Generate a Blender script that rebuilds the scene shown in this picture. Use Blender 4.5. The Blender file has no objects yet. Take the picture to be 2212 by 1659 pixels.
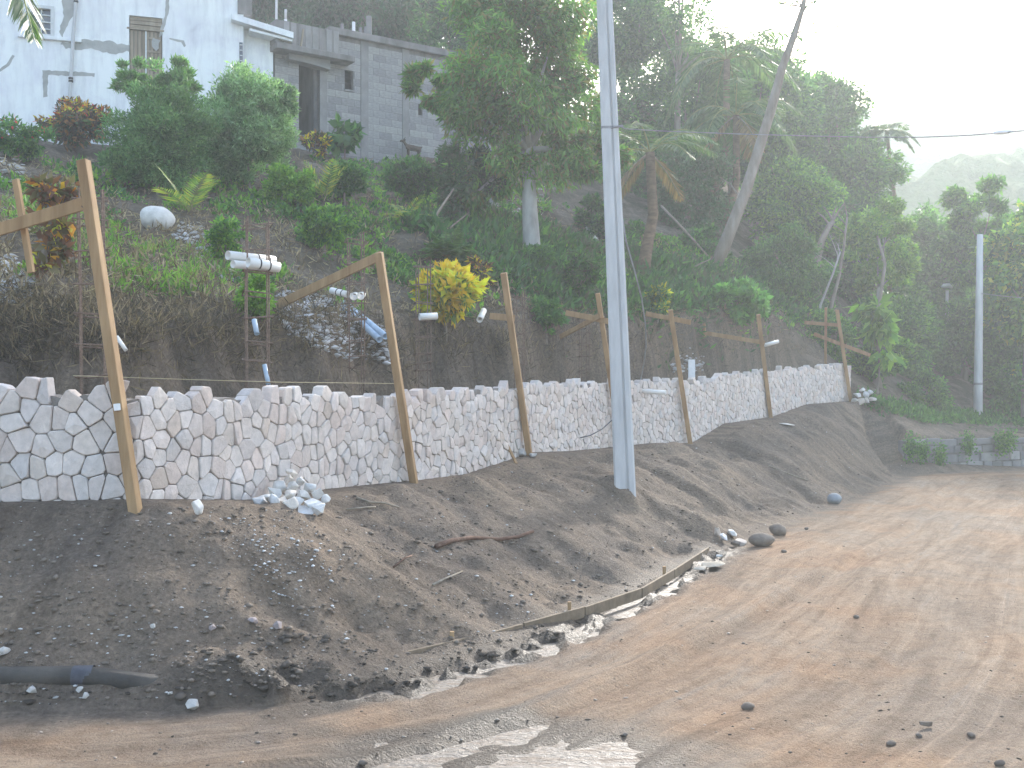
import bpy, bmesh, math, random
import numpy as np
from mathutils import Vector, Matrix

random.seed(7)
RNG = np.random.default_rng(7)
scene = bpy.context.scene
C = scene.collection

# ------------------------------------------------------------------ camera, sky, sun, exposure
F, CX, CY, CH = 2372.0, 1106.0, 830.0, 2.3
cam_d = bpy.data.cameras.new('camera')
cam_d.sensor_width = 36.0
cam_d.lens = 36.0 * F / 2212.0
cam_d.clip_start = 0.1
cam_d.clip_end = 5000
cam = bpy.data.objects.new('camera', cam_d)
cam.location = (0, 0, CH)
cam.rotation_euler = (math.radians(90), 0, 0)
C.objects.link(cam)
scene.camera = cam

SUN_AZ, SUN_EL = math.radians(21), math.radians(25)     # azimuth right of the view axis (+Y)
world = bpy.data.worlds.new('World')
scene.world = world
world.use_nodes = True
wn = world.node_tree.nodes
bg = wn['Background']
sky = wn.new('ShaderNodeTexSky')
sky.sky_type = 'NISHITA'
sky.sun_disc = False
sky.sun_elevation = SUN_EL
sky.sun_rotation = SUN_AZ
sky.air_density = 1.0
sky.dust_density = 2.0
sky.ozone_density = 0.6
world.node_tree.links.new(sky.outputs[0], bg.inputs[0])
bg.inputs[1].default_value = 0.15

sun_d = bpy.data.lights.new('sun', 'SUN')
sun_d.energy = 2.8
sun_d.angle = math.radians(6)
sun_d.color = (1.0, 0.95, 0.88)
sun = bpy.data.objects.new('sun', sun_d)
sdir = Vector((math.sin(SUN_AZ) * math.cos(SUN_EL), math.cos(SUN_AZ) * math.cos(SUN_EL), math.sin(SUN_EL)))
sun.rotation_euler = (-sdir).to_track_quat('-Z', 'Y').to_euler()
sun.location = sdir * 60
C.objects.link(sun)

scene.view_settings.view_transform = 'Standard'
scene.view_settings.look = 'None'
scene.view_settings.gamma = 1.0
scene.view_settings.use_curve_mapping = False
scene.view_settings.exposure = 1.95
scene.render.engine = 'CYCLES'
scene.cycles.max_bounces = 6
scene.cycles.diffuse_bounces = 3
scene.cycles.glossy_bounces = 3
scene.cycles.transmission_bounces = 3
scene.cycles.volume_bounces = 1
scene.cycles.sample_clamp_indirect = 8
scene.cycles.use_denoising = True
scene.cycles.use_adaptive_sampling = True
scene.cycles.adaptive_threshold = 0.02

# ------------------------------------------------------------------ helpers
def at(x, y, Y):
    return Vector(((x - CX) / F * Y, Y, CH + (CY - y) / F * Y))

def on_plane(x, y, z=0.0):
    Y = (CH - z) * F / (y - CY)
    return at(x, y, Y)

def _hash(ix, iy, seed):
    h = (ix * 374761393 + iy * 668265263 + seed * 974634777) & 0xffffffff
    h = ((h ^ (h >> 13)) * 1274126177) & 0xffffffff
    return ((h ^ (h >> 16)) & 0xffff) / 65535.0

def vnoise(x, y, seed=0):
    x = np.asarray(x, float); y = np.asarray(y, float)
    ix = np.floor(x).astype(np.int64); iy = np.floor(y).astype(np.int64)
    fx = x - ix; fy = y - iy
    fx = fx * fx * (3 - 2 * fx); fy = fy * fy * (3 - 2 * fy)
    a = _hash(ix, iy, seed); b = _hash(ix + 1, iy, seed)
    c = _hash(ix, iy + 1, seed); d = _hash(ix + 1, iy + 1, seed)
    return (a + (b - a) * fx) * (1 - fy) + (c + (d - c) * fx) * fy - 0.5

def fbm(x, y, seed=0, oct=4, gain=0.5):
    s = 0; a = 1.0
    for i in range(oct):
        s = s + a * vnoise(x * 2 ** i + 17.3 * i, y * 2 ** i - 9.1 * i, seed + i)
        a *= gain
    return s

def smooth(a, b, x):
    t = np.clip((x - a) / (b - a), 0, 1)
    return t * t * (3 - 2 * t)

def tag(o, label=None, cat=None, group=None, kind=None):
    if label: o['label'] = label
    if cat: o['category'] = cat
    if group: o['group'] = group
    if kind: o['kind'] = kind
    return o

def thing(name, label, cat, loc=(0, 0, 0), group=None):
    o = bpy.data.objects.new(name, None)
    o.location = loc
    o.empty_display_size = 0.1
    C.objects.link(o)
    return tag(o, label, cat, group)

def link(name, me, mat=None, parent=None, smooth_=False):
    o = bpy.data.objects.new(name, me)
    C.objects.link(o)
    if mat is not None and len(me.materials) == 0:
        me.materials.append(mat)
    if parent is not None:
        o.parent = parent
        w = Vector((0, 0, 0)); q = parent
        while q is not None:
            w += q.location; q = q.parent
        o.location = -w            # geometry is given in world coordinates
    if smooth_:
        me.polygons.foreach_set('use_smooth', [True] * len(me.polygons))
    return o

def np_mesh(name, V, Fq, col=None, uv=None):
    """V (n,3) verts, Fq (m,k) faces of equal size, col (n,3) point colours"""
    me = bpy.data.meshes.new(name)
    n, (m, k) = len(V), Fq.shape
    me.vertices.add(n)
    me.vertices.foreach_set('co', np.ascontiguousarray(V, np.float32).ravel())
    me.loops.add(m * k)
    me.loops.foreach_set('vertex_index', np.ascontiguousarray(Fq, np.int32).ravel())
    me.polygons.add(m)
    me.polygons.foreach_set('loop_start', np.arange(0, m * k, k, dtype=np.int32))
    me.update(calc_edges=True)
    if col is not None:
        ca = me.attributes.new('col', 'FLOAT_COLOR', 'POINT')
        c4 = np.ones((n, 4), np.float32); c4[:, :col.shape[1]] = col
        ca.data.foreach_set('color', c4.ravel())
    if uv is not None:
        ul = me.uv_layers.new(name='UVMap')
        ul.data.foreach_set('uv', np.ascontiguousarray(uv[Fq.ravel()], np.float32).ravel())
    me.validate()
    return me

class Geo:
    """collects shapes that become ONE mesh"""
    def __init__(s):
        s.v = []; s.f = []; s.c = []
    def add(s, vs, fs, col=None):
        n = len(s.v)
        s.v += [tuple(p) for p in vs]
        s.f += [tuple(i + n for i in q) for q in fs]
        s.c += [col or (1, 1, 1)] * len(vs)
        return s
    def hexa(s, p):      # 8 corners: bottom 4 (ccw), top 4
        return s.add(p, [(3, 2, 1, 0), (4, 5, 6, 7), (0, 1, 5, 4), (1, 2, 6, 5), (2, 3, 7, 6), (3, 0, 4, 7)])
    def box(s, c, d, ax=None):
        ax = ax or (Vector((1, 0, 0)), Vector((0, 1, 0)), Vector((0, 0, 1)))
        c = Vector(c); x, y, z = [ax[i] * d[i] / 2 for i in range(3)]
        return s.hexa([c - x - y - z, c + x - y - z, c + x + y - z, c - x + y - z,
                       c - x - y + z, c + x - y + z, c + x + y + z, c - x + y + z])
    def beam(s, p0, p1, w, h, up=Vector((0, 0, 1))):
        p0 = Vector(p0); p1 = Vector(p1); d = (p1 - p0); L = d.length; d.normalize()
        x = d.cross(up)
        if x.length < 1e-4: x = d.cross(Vector((1, 0, 0)))
        x.normalize(); y = x.cross(d).normalized()
        return s.box((p0 + p1) / 2, (w, h, L), (x, y, d))
    def tube(s, pts, rad, n=8, caps=True, col=None):
        pts = [Vector(p) for p in pts]
        if not hasattr(rad, '__len__'): rad = [rad] * len(pts)
        vs = []; fs = []; ref = None
        for i, p in enumerate(pts):
            d = (pts[min(i + 1, len(pts) - 1)] - pts[max(i - 1, 0)]).normalized()
            if ref is None:
                ref = d.cross(Vector((0, 0, 1)))
                if ref.length < 0.1: ref = d.cross(Vector((1, 0, 0)))
            u = (ref - d * ref.dot(d)).normalized(); ref = u
            w = d.cross(u)
            for k in range(n):
                a = 2 * math.pi * k / n
                vs.append(p + (u * math.cos(a) + w * math.sin(a)) * rad[i])
        for i in range(len(pts) - 1):
            for k in range(n):
                a = i * n + k; b = i * n + (k + 1) % n
                fs.append((a, b, b + n, a + n))
        if caps:
            fs.append(tuple(range(n - 1, -1, -1)))
            fs.append(tuple((len(pts) - 1) * n + k for k in range(n)))
        return s.add(vs, fs, col)
    def pipe(s, p0, p1, r, th=0.006, n=18):
        """hollow pipe with visible wall thickness"""
        p0 = Vector(p0); p1 = Vector(p1); d = (p1 - p0).normalized()
        u = d.cross(Vector((0, 0, 1)))
        if u.length < 0.1: u = d.cross(Vector((1, 0, 0)))
        u.normalize(); w = d.cross(u)
        rings = [(p0, r), (p1, r), (p1, r - th), (p0, r - th)]
        vs = []
        for p, q in rings:
            for k in range(n):
                a = 2 * math.pi * k / n
                vs.append(p + (u * math.cos(a) + w * math.sin(a)) * q)
        fs = []
        for i in range(4):
            j = (i + 1) % 4
            for k in range(n):
                k2 = (k + 1) % n
                fs.append((i * n + k, i * n + k2, j * n + k2, j * n + k))
        return s.add(vs, fs)
    def mesh(s, name):
        me = bpy.data.meshes.new(name)
        me.from_pydata(s.v, [], s.f)
        ca = me.attributes.new('col', 'FLOAT_COLOR', 'POINT')
        c4 = np.ones((len(s.v), 4), np.float32); c4[:, :3] = np.array(s.c, np.float32)
        ca.data.foreach_set('color', c4.ravel())
        me.update()
        return me
    def build(s, name, mat, parent=None, smooth_=False, bevel=0):
        me = s.mesh(name)
        if bevel:
            bm = bmesh.new(); bm.from_mesh(me)
            bmesh.ops.bevel(bm, geom=bm.edges[:], offset=bevel, segments=1, affect='EDGES', clamp_overlap=True)
            bm.to_mesh(me); bm.free()
        return link(name, me, mat, parent, smooth_)

# ------------------------------------------------------------------ materials
def new_mat(name):
    m = bpy.data.materials.new(name); m.use_nodes = True
    return m, m.node_tree.nodes, m.node_tree.links, m.node_tree.nodes['Principled BSDF']

def ramp(nt, stops, fac=None, links=None):
    r = nt.new('ShaderNodeValToRGB')
    e = r.color_ramp.elements
    while len(e) < len(stops): e.new(0.5)
    for q, (p, c) in zip(e, stops):
        q.position = p; q.color = (*c, 1)
    if fac is not None: links.new(fac, r.inputs[0])
    return r

def noise(nt, links, scale, detail=4, rough=0.55, vec=None, dist=0.0):
    n = nt.new('ShaderNodeTexNoise')
    n.inputs['Scale'].default_value = scale
    n.inputs['Detail'].default_value = detail
    n.inputs['Roughness'].default_value = rough
    n.inputs['Distortion'].default_value = dist
    if vec is not None: links.new(vec, n.inputs['Vector'])
    return n

def mixc(nt, links, a, b, fac, mode='MIX'):
    m = nt.new('ShaderNodeMix'); m.data_type = 'RGBA'; m.blend_type = mode
    for sock, v in ((m.inputs[6], a), (m.inputs[7], b), (m.inputs[0], fac)):
        if hasattr(v, 'is_linked') or hasattr(v, 'node'): links.new(v, sock)
        elif isinstance(v, (int, float)): sock.default_value = v
        else: sock.default_value = (*v, 1)
    return m.outputs[2]

def mapping(nt, links, src, scale):
    mp = nt.new('ShaderNodeMapping'); mp.inputs['Scale'].default_value = scale
    links.new(src, mp.inputs['Vector'])
    return mp.outputs[0]

def simple(name, c1, c2, scale=6, rough=0.8, bump=0.2, bscale=None, stretch=None, spec=0.3, attr=False, detail=5, metallic=0.0):
    """two-colour noisy material with fine relief; attr multiplies by the 'col' attribute"""
    m, nt, lk, b = new_mat(name)
    tc = nt.new('ShaderNodeTexCoord')
    v = tc.outputs['Object']
    if stretch: v = mapping(nt, lk, v, stretch)
    n = noise(nt, lk, scale, detail, 0.6, v)
    r = ramp(nt, [(0.3, c1), (0.7, c2)], n.outputs[0], lk)
    col = r.outputs[0]
    if attr:
        a = nt.new('ShaderNodeAttribute'); a.attribute_name = 'col'
        col = mixc(nt, lk, col, a.outputs[0], 1.0, 'MULTIPLY')
    lk.new(col, b.inputs['Base Color'])
    b.inputs['Roughness'].default_value = rough
    b.inputs['Specular IOR Level'].default_value = spec
    b.inputs['Metallic'].default_value = metallic
    if bump:
        n2 = noise(nt, lk, bscale or scale * 4, 6, 0.65, v)
        bp = nt.new('ShaderNodeBump'); bp.inputs['Strength'].default_value = bump
        bp.inputs['Distance'].default_value = 0.02
        lk.new(n2.outputs[0], bp.inputs['Height']); lk.new(bp.outputs[0], b.inputs['Normal'])
    return m

def leaf_mat(name, trans=0.45, spec=0.35, rough=0.45):
    m, nt, lk, b = new_mat(name)
    a = nt.new('ShaderNodeAttribute'); a.attribute_name = 'col'
    lk.new(a.outputs[0], b.inputs['Base Color'])
    b.inputs['Roughness'].default_value = rough
    b.inputs['Specular IOR Level'].default_value = spec
    t = nt.new('ShaderNodeBsdfTranslucent')
    tcol = mixc(nt, lk, a.outputs[0], (1.2, 1.4, 0.75), 1.0, 'MULTIPLY')
    lk.new(tcol, t.inputs[0])
    mx = nt.new('ShaderNodeMixShader'); mx.inputs[0].default_value = trans
    lk.new(b.outputs[0], mx.inputs[1]); lk.new(t.outputs[0], mx.inputs[2])
    lk.new(mx.outputs[0], nt['Material Output'].inputs[0])
    return m

M = {}
M['leaf'] = leaf_mat('leaf')
M['leaf_dull'] = leaf_mat('leaf_dull', 0.3, 0.15, 0.7)
M['straw'] = leaf_mat('straw', 0.2, 0.1, 0.9)
M['bark'] = simple('bark', (0.16, 0.13, 0.105), (0.30, 0.27, 0.24), 5, 0.9, 0.6, 12, (1, 1, 0.3))
M['bark_pale'] = simple('bark_pale', (0.24, 0.24, 0.23), (0.42, 0.42, 0.41), 4, 0.9, 0.5, 14, (1, 1, 0.4))
M['bark_brown'] = simple('bark_brown', (0.12, 0.08, 0.055), (0.24, 0.17, 0.12), 5, 0.9, 0.6, 12, (1, 1, 2.5))
M['wood'] = simple('wood', (0.24, 0.145, 0.07), (0.42, 0.28, 0.15), 9, 0.75, 0.3, 30, (1, 1, 0.12), 0.25)
M['wood_old'] = simple('wood_old', (0.20, 0.165, 0.12), (0.36, 0.31, 0.24), 7, 0.9, 0.4, 30, (1, 1, 0.1), 0.15)
M['board'] = simple('board', (0.15, 0.115, 0.08), (0.25, 0.19, 0.13), 8, 0.8, 0.3, 20, None, 0.25)
M['stone'] = simple('stone', (0.78, 0.745, 0.715), (1.0, 0.95, 0.91), 14, 0.85, 0.5, 45, None, 0.2, attr=True)
M['mortar'] = simple('mortar', (0.17, 0.15, 0.135), (0.27, 0.245, 0.22), 12, 0.95, 0.5, 40)
M['limestone'] = simple('limestone', (0.52, 0.51, 0.49), (0.74, 0.73, 0.71), 7, 0.85, 0.5, 30, None, 0.2, attr=True)
M['pebble'] = simple('pebble', (0.8, 0.8, 0.8), (1.0, 1.0, 1.0), 10, 0.85, 0.3, 30, None, 0.2, attr=True)
M['concrete_pole'] = simple('concrete_pole', (0.44, 0.45, 0.46), (0.58, 0.59, 0.60), 3, 0.8, 0.2, 60, (3, 3, 0.5), 0.2)
M['concrete'] = simple('concrete', (0.20, 0.197, 0.193), (0.29, 0.287, 0.283), 2.2, 0.9, 0.35, 40, None, 0.15)
M['concrete_dark'] = simple('concrete_dark', (0.13, 0.125, 0.12), (0.26, 0.25, 0.245), 2.5, 0.95, 0.4, 30, (1, 1, 0.35), 0.15)
M['block'] = simple('block', (0.25, 0.25, 0.25), (0.34, 0.34, 0.34), 3.5, 0.92, 0.4, 60, None, 0.15, attr=True)
M['cement_patch'] = simple('cement_patch', (0.30, 0.31, 0.30), (0.42, 0.43, 0.42), 5, 0.95, 0.4, 40, None, 0.1)
M['pvc'] = simple('pvc', (0.72, 0.71, 0.68), (0.80, 0.79, 0.76), 3, 0.4, 0.0, None, None, 0.4)
M['pvc_blue'] = simple('pvc_blue', (0.34, 0.47, 0.62), (0.50, 0.61, 0.74), 9, 0.45, 0.05, 40, None, 0.4)
M['pipe_dark'] = simple('pipe_dark', (0.03, 0.028, 0.026), (0.085, 0.075, 0.065), 4, 0.7, 0.3, 30, None, 0.4)
M['pipe_label'] = simple('pipe_label', (0.05, 0.052, 0.065), (0.10, 0.105, 0.125), 12, 0.6, 0.0)
M['steel_rust'] = simple('steel_rust', (0.11, 0.07, 0.05), (0.26, 0.19, 0.15), 40, 0.75, 0.3, 90, None, 0.3)
M['cord'] = simple('cord', (0.45, 0.38, 0.24), (0.55, 0.47, 0.30), 30, 0.8, 0)
M['wire'] = simple('wire', (0.20, 0.20, 0.21), (0.34, 0.34, 0.35), 10, 0.5, 0, None, None, 0.5)
M['cable'] = simple('cable', (0.20, 0.22, 0.24), (0.30, 0.33, 0.36), 10, 0.6, 0, None, None, 0.4)
M['white_plastic'] = simple('white_plastic', (0.72, 0.74, 0.76), (0.82, 0.83, 0.84), 20, 0.5, 0)
M['dark'] = simple('dark', (0.02, 0.02, 0.022), (0.04, 0.04, 0.042), 5, 0.7, 0)
M['glass_dark'] = simple('glass_dark', (0.05, 0.06, 0.085), (0.10, 0.115, 0.15), 4, 0.12, 0, None, None, 0.6)
M['frame_paint'] = simple('frame_paint', (0.50, 0.53, 0.54), (0.62, 0.65, 0.66), 10, 0.6, 0.1)
M['rock_brown'] = simple('rock_brown', (0.13, 0.105, 0.085), (0.25, 0.21, 0.175), 6, 0.95, 0.6, 30)
M['rock_blue'] = simple('rock_blue', (0.17, 0.19, 0.21), (0.30, 0.325, 0.35), 4, 0.7, 0.3, 20)
M['root'] = simple('root', (0.10, 0.055, 0.04), (0.20, 0.12, 0.085), 14, 0.9, 0.5, 40)
M['twig'] = simple('twig', (0.20, 0.17, 0.13), (0.36, 0.32, 0.26), 10, 0.9, 0.3, 30)
M['fur'] = simple('fur', (0.05, 0.038, 0.03), (0.11, 0.085, 0.065), 18, 0.9, 0.5, 60)

# plaster of the white house: whitewash with grey-violet weathering low down and thin stains
def plaster():
    m, nt, lk, b = new_mat('whitewash')
    tc = nt.new('ShaderNodeTexCoord')
    n1 = noise(nt, lk, 1.3, 6, 0.62, tc.outputs['Object'], 0.4)
    n2 = noise(nt, lk, 5.0, 6, 0.7, mapping(nt, lk, tc.outputs['Object'], (1, 1, 0.14)))
    r1 = ramp(nt, [(0.42, (0.82, 0.86, 0.86)), (0.66, (0.72, 0.74, 0.78)), (0.85, (0.52, 0.53, 0.57))], n1.outputs[0], lk)
    r2 = ramp(nt, [(0.45, (1, 1, 1)), (0.78, (0.78, 0.78, 0.80))], n2.outputs[0], lk)
    lk.new(mixc(nt, lk, r1.outputs[0], r2.outputs[0], 1.0, 'MULTIPLY'), b.inputs['Base Color'])
    b.inputs['Roughness'].default_value = 0.9
    b.inputs['Specular IOR Level'].default_value = 0.15
    n3 = noise(nt, lk, 30, 6, 0.7, tc.outputs['Object'])
    bp = nt.new('ShaderNodeBump'); bp.inputs['Strength'].default_value = 0.25; bp.inputs['Distance'].default_value = 0.015
    lk.new(n3.outputs[0], bp.inputs['Height']); lk.new(bp.outputs[0], b.inputs['Normal'])
    return m
M['whitewash'] = plaster()

# earth: road / bank / hillside, mixed by the 'mask' attribute (R road, G wet mud, B litter and green)
def earth():
    m, nt, lk, b = new_mat('earth')
    uv = nt.new('ShaderNodeUVMap')
    tc = nt.new('ShaderNodeTexCoord')
    P = tc.outputs['Object']
    at_ = nt.new('ShaderNodeAttribute'); at_.attribute_name = 'mask'
    sep = nt.new('ShaderNodeSeparateColor'); lk.new(at_.outputs[0], sep.inputs[0])
    # road: tan dirt with streaks running along the road
    st = noise(nt, lk, 1.0, 6, 0.62, mapping(nt, lk, uv.outputs[0], (0.30, 2.2, 1)), 0.9)
    st2 = noise(nt, lk, 1.0, 5, 0.6, mapping(nt, lk, uv.outputs[0], (1.4, 9.0, 1)), 0.8)
    pat = noise(nt, lk, 0.42, 4, 0.6, P, 0.6)
    road = ramp(nt, [(0.28, (0.205, 0.146, 0.102)), (0.42, (0.262, 0.190, 0.134)), (0.56, (0.330, 0.246, 0.176)), (0.70, (0.275, 0.226, 0.182))], st.outputs[0], lk)
    road2 = ramp(nt, [(0.32, (0.80, 0.78, 0.76)), (0.55, (1, 1, 1)), (0.75, (1.12, 1.10, 1.06))], st2.outputs[0], lk)
    roadp = ramp(nt, [(0.36, (1.08, 0.96, 0.86)), (0.5, (1, 1, 1)), (0.64, (0.86, 0.92, 1.0))], pat.outputs[0], lk)
    fg = noise(nt, lk, 55, 5, 0.8, P); fgr = ramp(nt, [(0.30, (0.62, 0.60, 0.58)), (0.5, (1, 1, 1)), (0.70, (1.35, 1.32, 1.28))], fg.outputs[0], lk)
    mg = noise(nt, lk, 6, 6, 0.75, P, 0.3); mgr = ramp(nt, [(0.32, (0.78, 0.74, 0.70)), (0.5, (1, 1, 1)), (0.70, (1.18, 1.16, 1.12))], mg.outputs[0], lk)
    rc = mixc(nt, lk, road.outputs[0], road2.outputs[0], 0.85, 'MULTIPLY')
    rc = mixc(nt, lk, rc, fgr.outputs[0], 0.7, 'MULTIPLY')
    rc = mixc(nt, lk, rc, mgr.outputs[0], 1.0, 'MULTIPLY')
    tk = noise(nt, lk, 1.0, 5, 0.7, mapping(nt, lk, uv.outputs[0], (0.07, 5.5, 1)), 0.15)
    tkr = ramp(nt, [(0.36, (0.86, 0.84, 0.82)), (0.48, (1, 1, 1)), (0.58, (1.0, 1.0, 1.0)), (0.66, (1.22, 1.22, 1.22))], tk.outputs[0], lk)
    rc = mixc(nt, lk, rc, tkr.outputs[0], 1.0, 'MULTIPLY')
    rc = mixc(nt, lk, rc, roadp.outputs[0], 1.0, 'MULTIPLY')
    # bank: dark grey-brown loose soil, streaked downhill
    bs = noise(nt, lk, 1.0, 6, 0.65, mapping(nt, lk, uv.outputs[0], (4.2, 0.55, 1)), 0.5)
    bg_ = noise(nt, lk, 22, 6, 0.75, P)
    bl = noise(nt, lk, 0.7, 4, 0.6, P)
    bank = ramp(nt, [(0.30, (0.142, 0.114, 0.090)), (0.50, (0.212, 0.173, 0.138)), (0.70, (0.275, 0.225, 0.178))], bs.outputs[0], lk)
    grit = ramp(nt, [(0.30, (0.55, 0.54, 0.53)), (0.55, (1, 1, 1)), (0.72, (1.45, 1.42, 1.38))], bg_.outputs[0], lk)
    bc = mixc(nt, lk, bank.outputs[0], grit.outputs[0], 1.0, 'MULTIPLY')
    blr = ramp(nt, [(0.35, (0.82, 0.82, 0.84)), (0.65, (1.2, 1.14, 1.06))], bl.outputs[0], lk)
    bc = mixc(nt, lk, bc, blr.outputs[0], 1.0, 'MULTIPLY')
    # hillside: dry litter, dusty limestone soil
    hn = noise(nt, lk, 1.1, 6, 0.65, P, 0.5)
    hn2 = noise(nt, lk, 9, 5, 0.7, P)
    hill = ramp(nt, [(0.30, (0.075, 0.07, 0.045)), (0.48, (0.14, 0.115, 0.085)), (0.62, (0.21, 0.18, 0.145)), (0.80, (0.30, 0.275, 0.25))], hn.outputs[0], lk)
    hg = ramp(nt, [(0.3, (0.6, 0.6, 0.6)), (0.7, (1.25, 1.25, 1.25))], hn2.outputs[0], lk)
    hc = mixc(nt, lk, hill.outputs[0], hg.outputs[0], 1.0, 'MULTIPLY')
    c = mixc(nt, lk, bc, rc, sep.outputs[0])
    c = mixc(nt, lk, c, hc, sep.outputs[2])
    c = mixc(nt, lk, c, (0.058, 0.048, 0.039), sep.outputs[1])
    lk.new(c, b.inputs['Base Color'])
    # wet soil is smooth and shines
    mr = nt.new('ShaderNodeMapRange')
    mr.inputs[3].default_value = 0.95; mr.inputs[4].default_value = 0.44
    lk.new(sep.outputs[1], mr.inputs[0]); lk.new(mr.outputs[0], b.inputs['Roughness'])
    b.inputs['Specular IOR Level'].default_value = 0.25
    bn = noise(nt, lk, 16, 8, 0.72, P)
    bn2 = noise(nt, lk, 45, 4, 0.7, P)
    ad = nt.new('ShaderNodeMath'); ad.operation = 'ADD'
    lk.new(bn.outputs[0], ad.inputs[0]); lk.new(bn2.outputs[0], ad.inputs[1])
    bp = nt.new('ShaderNodeBump'); bp.inputs['Strength'].default_value = 0.9; bp.inputs['Distance'].default_value = 0.05
    lk.new(ad.outputs[0], bp.inputs['Height']); lk.new(bp.outputs[0], b.inputs['Normal'])
    return m
M['earth'] = earth()

def water():
    m, nt, lk, b = new_mat('muddy_water')
    tc = nt.new('ShaderNodeTexCoord')
    b.inputs['Base Color'].default_value = (0.12, 0.105, 0.09, 1)
    rn = noise(nt, lk, 6, 8, 0.8, mapping(nt, lk, tc.outputs['Object'], (0.7, 2.2, 1)), 0.5)
    rr_ = ramp(nt, [(0.43, (0.85, 0.85, 0.85)), (0.50, (0.45, 0.45, 0.45)), (0.7, (0.33, 0.33, 0.33))], rn.outputs[0], lk)
    lk.new(rr_.outputs[0], b.inputs['Roughness'])
    cr_ = ramp(nt, [(0.43, (0.20, 0.155, 0.115)), (0.55, (0.11, 0.095, 0.08))], rn.outputs[0], lk)
    lk.new(cr_.outputs[0], b.inputs['Base Color'])
    b.inputs['Specular IOR Level'].default_value = 0.5
    b.inputs['IOR'].default_value = 1.62
    n = noise(nt, lk, 17, 5, 0.65, mapping(nt, lk, tc.outputs['Object'], (1, 1.6, 1)), 0.4)
    bp = nt.new('ShaderNodeBump'); bp.inputs['Strength'].default_value = 1.0; bp.inputs['Distance'].default_value = 0.032
    lk.new(n.outputs[0], bp.inputs['Height']); lk.new(bp.outputs[0], b.inputs['Normal'])
    return m
M['water'] = water()

def forest(name, c1, c2, scale):
    m, nt, lk, b = new_mat(name)
    tc = nt.new('ShaderNodeTexCoord')
    n = noise(nt, lk, scale, 6, 0.7, tc.outputs['Object'])
    r = ramp(nt, [(0.3, c1), (0.7, c2)], n.outputs[0], lk)
    lk.new(r.outputs[0], b.inputs['Base Color'])
    b.inputs['Roughness'].default_value = 0.95
    b.inputs['Specular IOR Level'].default_value = 0.05
    bp = nt.new('ShaderNodeBump'); bp.inputs['Strength'].default_value = 1; bp.inputs['Distance'].default_value = 2
    lk.new(n.outputs[0], bp.inputs['Height']); lk.new(bp.outputs[0], b.inputs['Normal'])
    return m
M['forest'] = forest('forest', (0.03, 0.075, 0.025), (0.085, 0.16, 0.055), 0.25)
#=====SPLIT=====
# ------------------------------------------------------------------ plan of the place
# stone wall: (pixel column, depth, pixel row of its foot, pixel row of its top)
WALL_PX = [(-300, 9.75, 1084, 812), (0, 9.65, 1082, 820), (150, 9.6, 1080, 833), (292, 9.6, 1076, 838), (430, 10.3, 1078, 838),
           (560, 11.1, 1078, 846), (700, 12.2, 1055, 843), (893, 14.0, 1037, 846), (1000, 15.3, 1024, 833), (1143, 17.5, 977, 826),
           (1230, 18.9, 974, 824), (1325, 20.5, 965, 820), (1400, 21.6, 957, 820), (1490, 23.0, 957, 818), (1560, 24.4, 915, 812),
           (1665, 27.0, 900, 796), (1740, 28.7, 873, 792), (1835, 31.0, 866, 784)]
wall_xy = []; wall_zb = []; wall_zt = []
for x, Y, yb, yt in WALL_PX:
    p = at(x, yb, Y); q = at(x, yt, Y)
    wall_xy.append((p.x, p.y)); wall_zb.append(p.z); wall_zt.append(q.z)
NW = len(wall_xy)
LW = [(-300, 20), (-60, 14), (-14, 10.3)]                       # line carried on to the left
RW = [(10.1, 30.3), (10.45, 28.9), (14.0, 30.35), (22, 33.2), (60, 44), (300, 100)]   # along the old low wall
W_all = np.array(LW + wall_xy + RW)
W_zb = np.array([1.35, 1.35, 1.35] + wall_zb + [1.45, 0.25, 0.02, 0.0, 0, 0])
A_px = [(-300, 1548), (0, 1543), (300, 1542), (610, 1517), (850, 1467), (1100, 1392), (1300, 1312), (1450, 1237), (1560, 1182),
        (1700, 1132), (1800, 1092), (1900, 1052), (1965, 1026), (2212, 1015)]
A_all = np.array([(-300, 14), (-60, 9)] + [tuple(on_plane(x, y).xy) for x, y in A_px] + [(22, 32.2), (60, 42), (300, 96)])

def poly_dist(PX, PY, L):
    """distance to polyline, arc length and index fraction of the nearest point"""
    best = np.full(PX.shape, 1e9); arc = np.zeros(PX.shape); ix = np.zeros(PX.shape)
    s0 = 0.0
    for i in range(len(L) - 1):
        a = L[i]; d = L[i + 1] - a; l = math.hypot(*d)
        t = np.clip(((PX - a[0]) * d[0] + (PY - a[1]) * d[1]) / (l * l), 0, 1)
        q = np.hypot(PX - a[0] - t * d[0], PY - a[1] - t * d[1])
        k = q < best
        best = np.where(k, q, best); arc = np.where(k, s0 + t * l, arc); ix = np.where(k, i + t, ix)
        s0 += l
    return best, arc, ix

def inside(PX, PY, poly):
    r = np.zeros(PX.shape, bool); n = len(poly)
    for i in range(n):
        x1, y1 = poly[i]; x2, y2 = poly[(i + 1) % n]
        c = ((y1 > PY) != (y2 > PY))
        with np.errstate(divide='ignore', invalid='ignore'):
            xi = (x2 - x1) * (PY - y1) / ((y2 - y1) if y2 != y1 else 1e-9) + x1
        r ^= c & (PX < xi)
    return r

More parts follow.
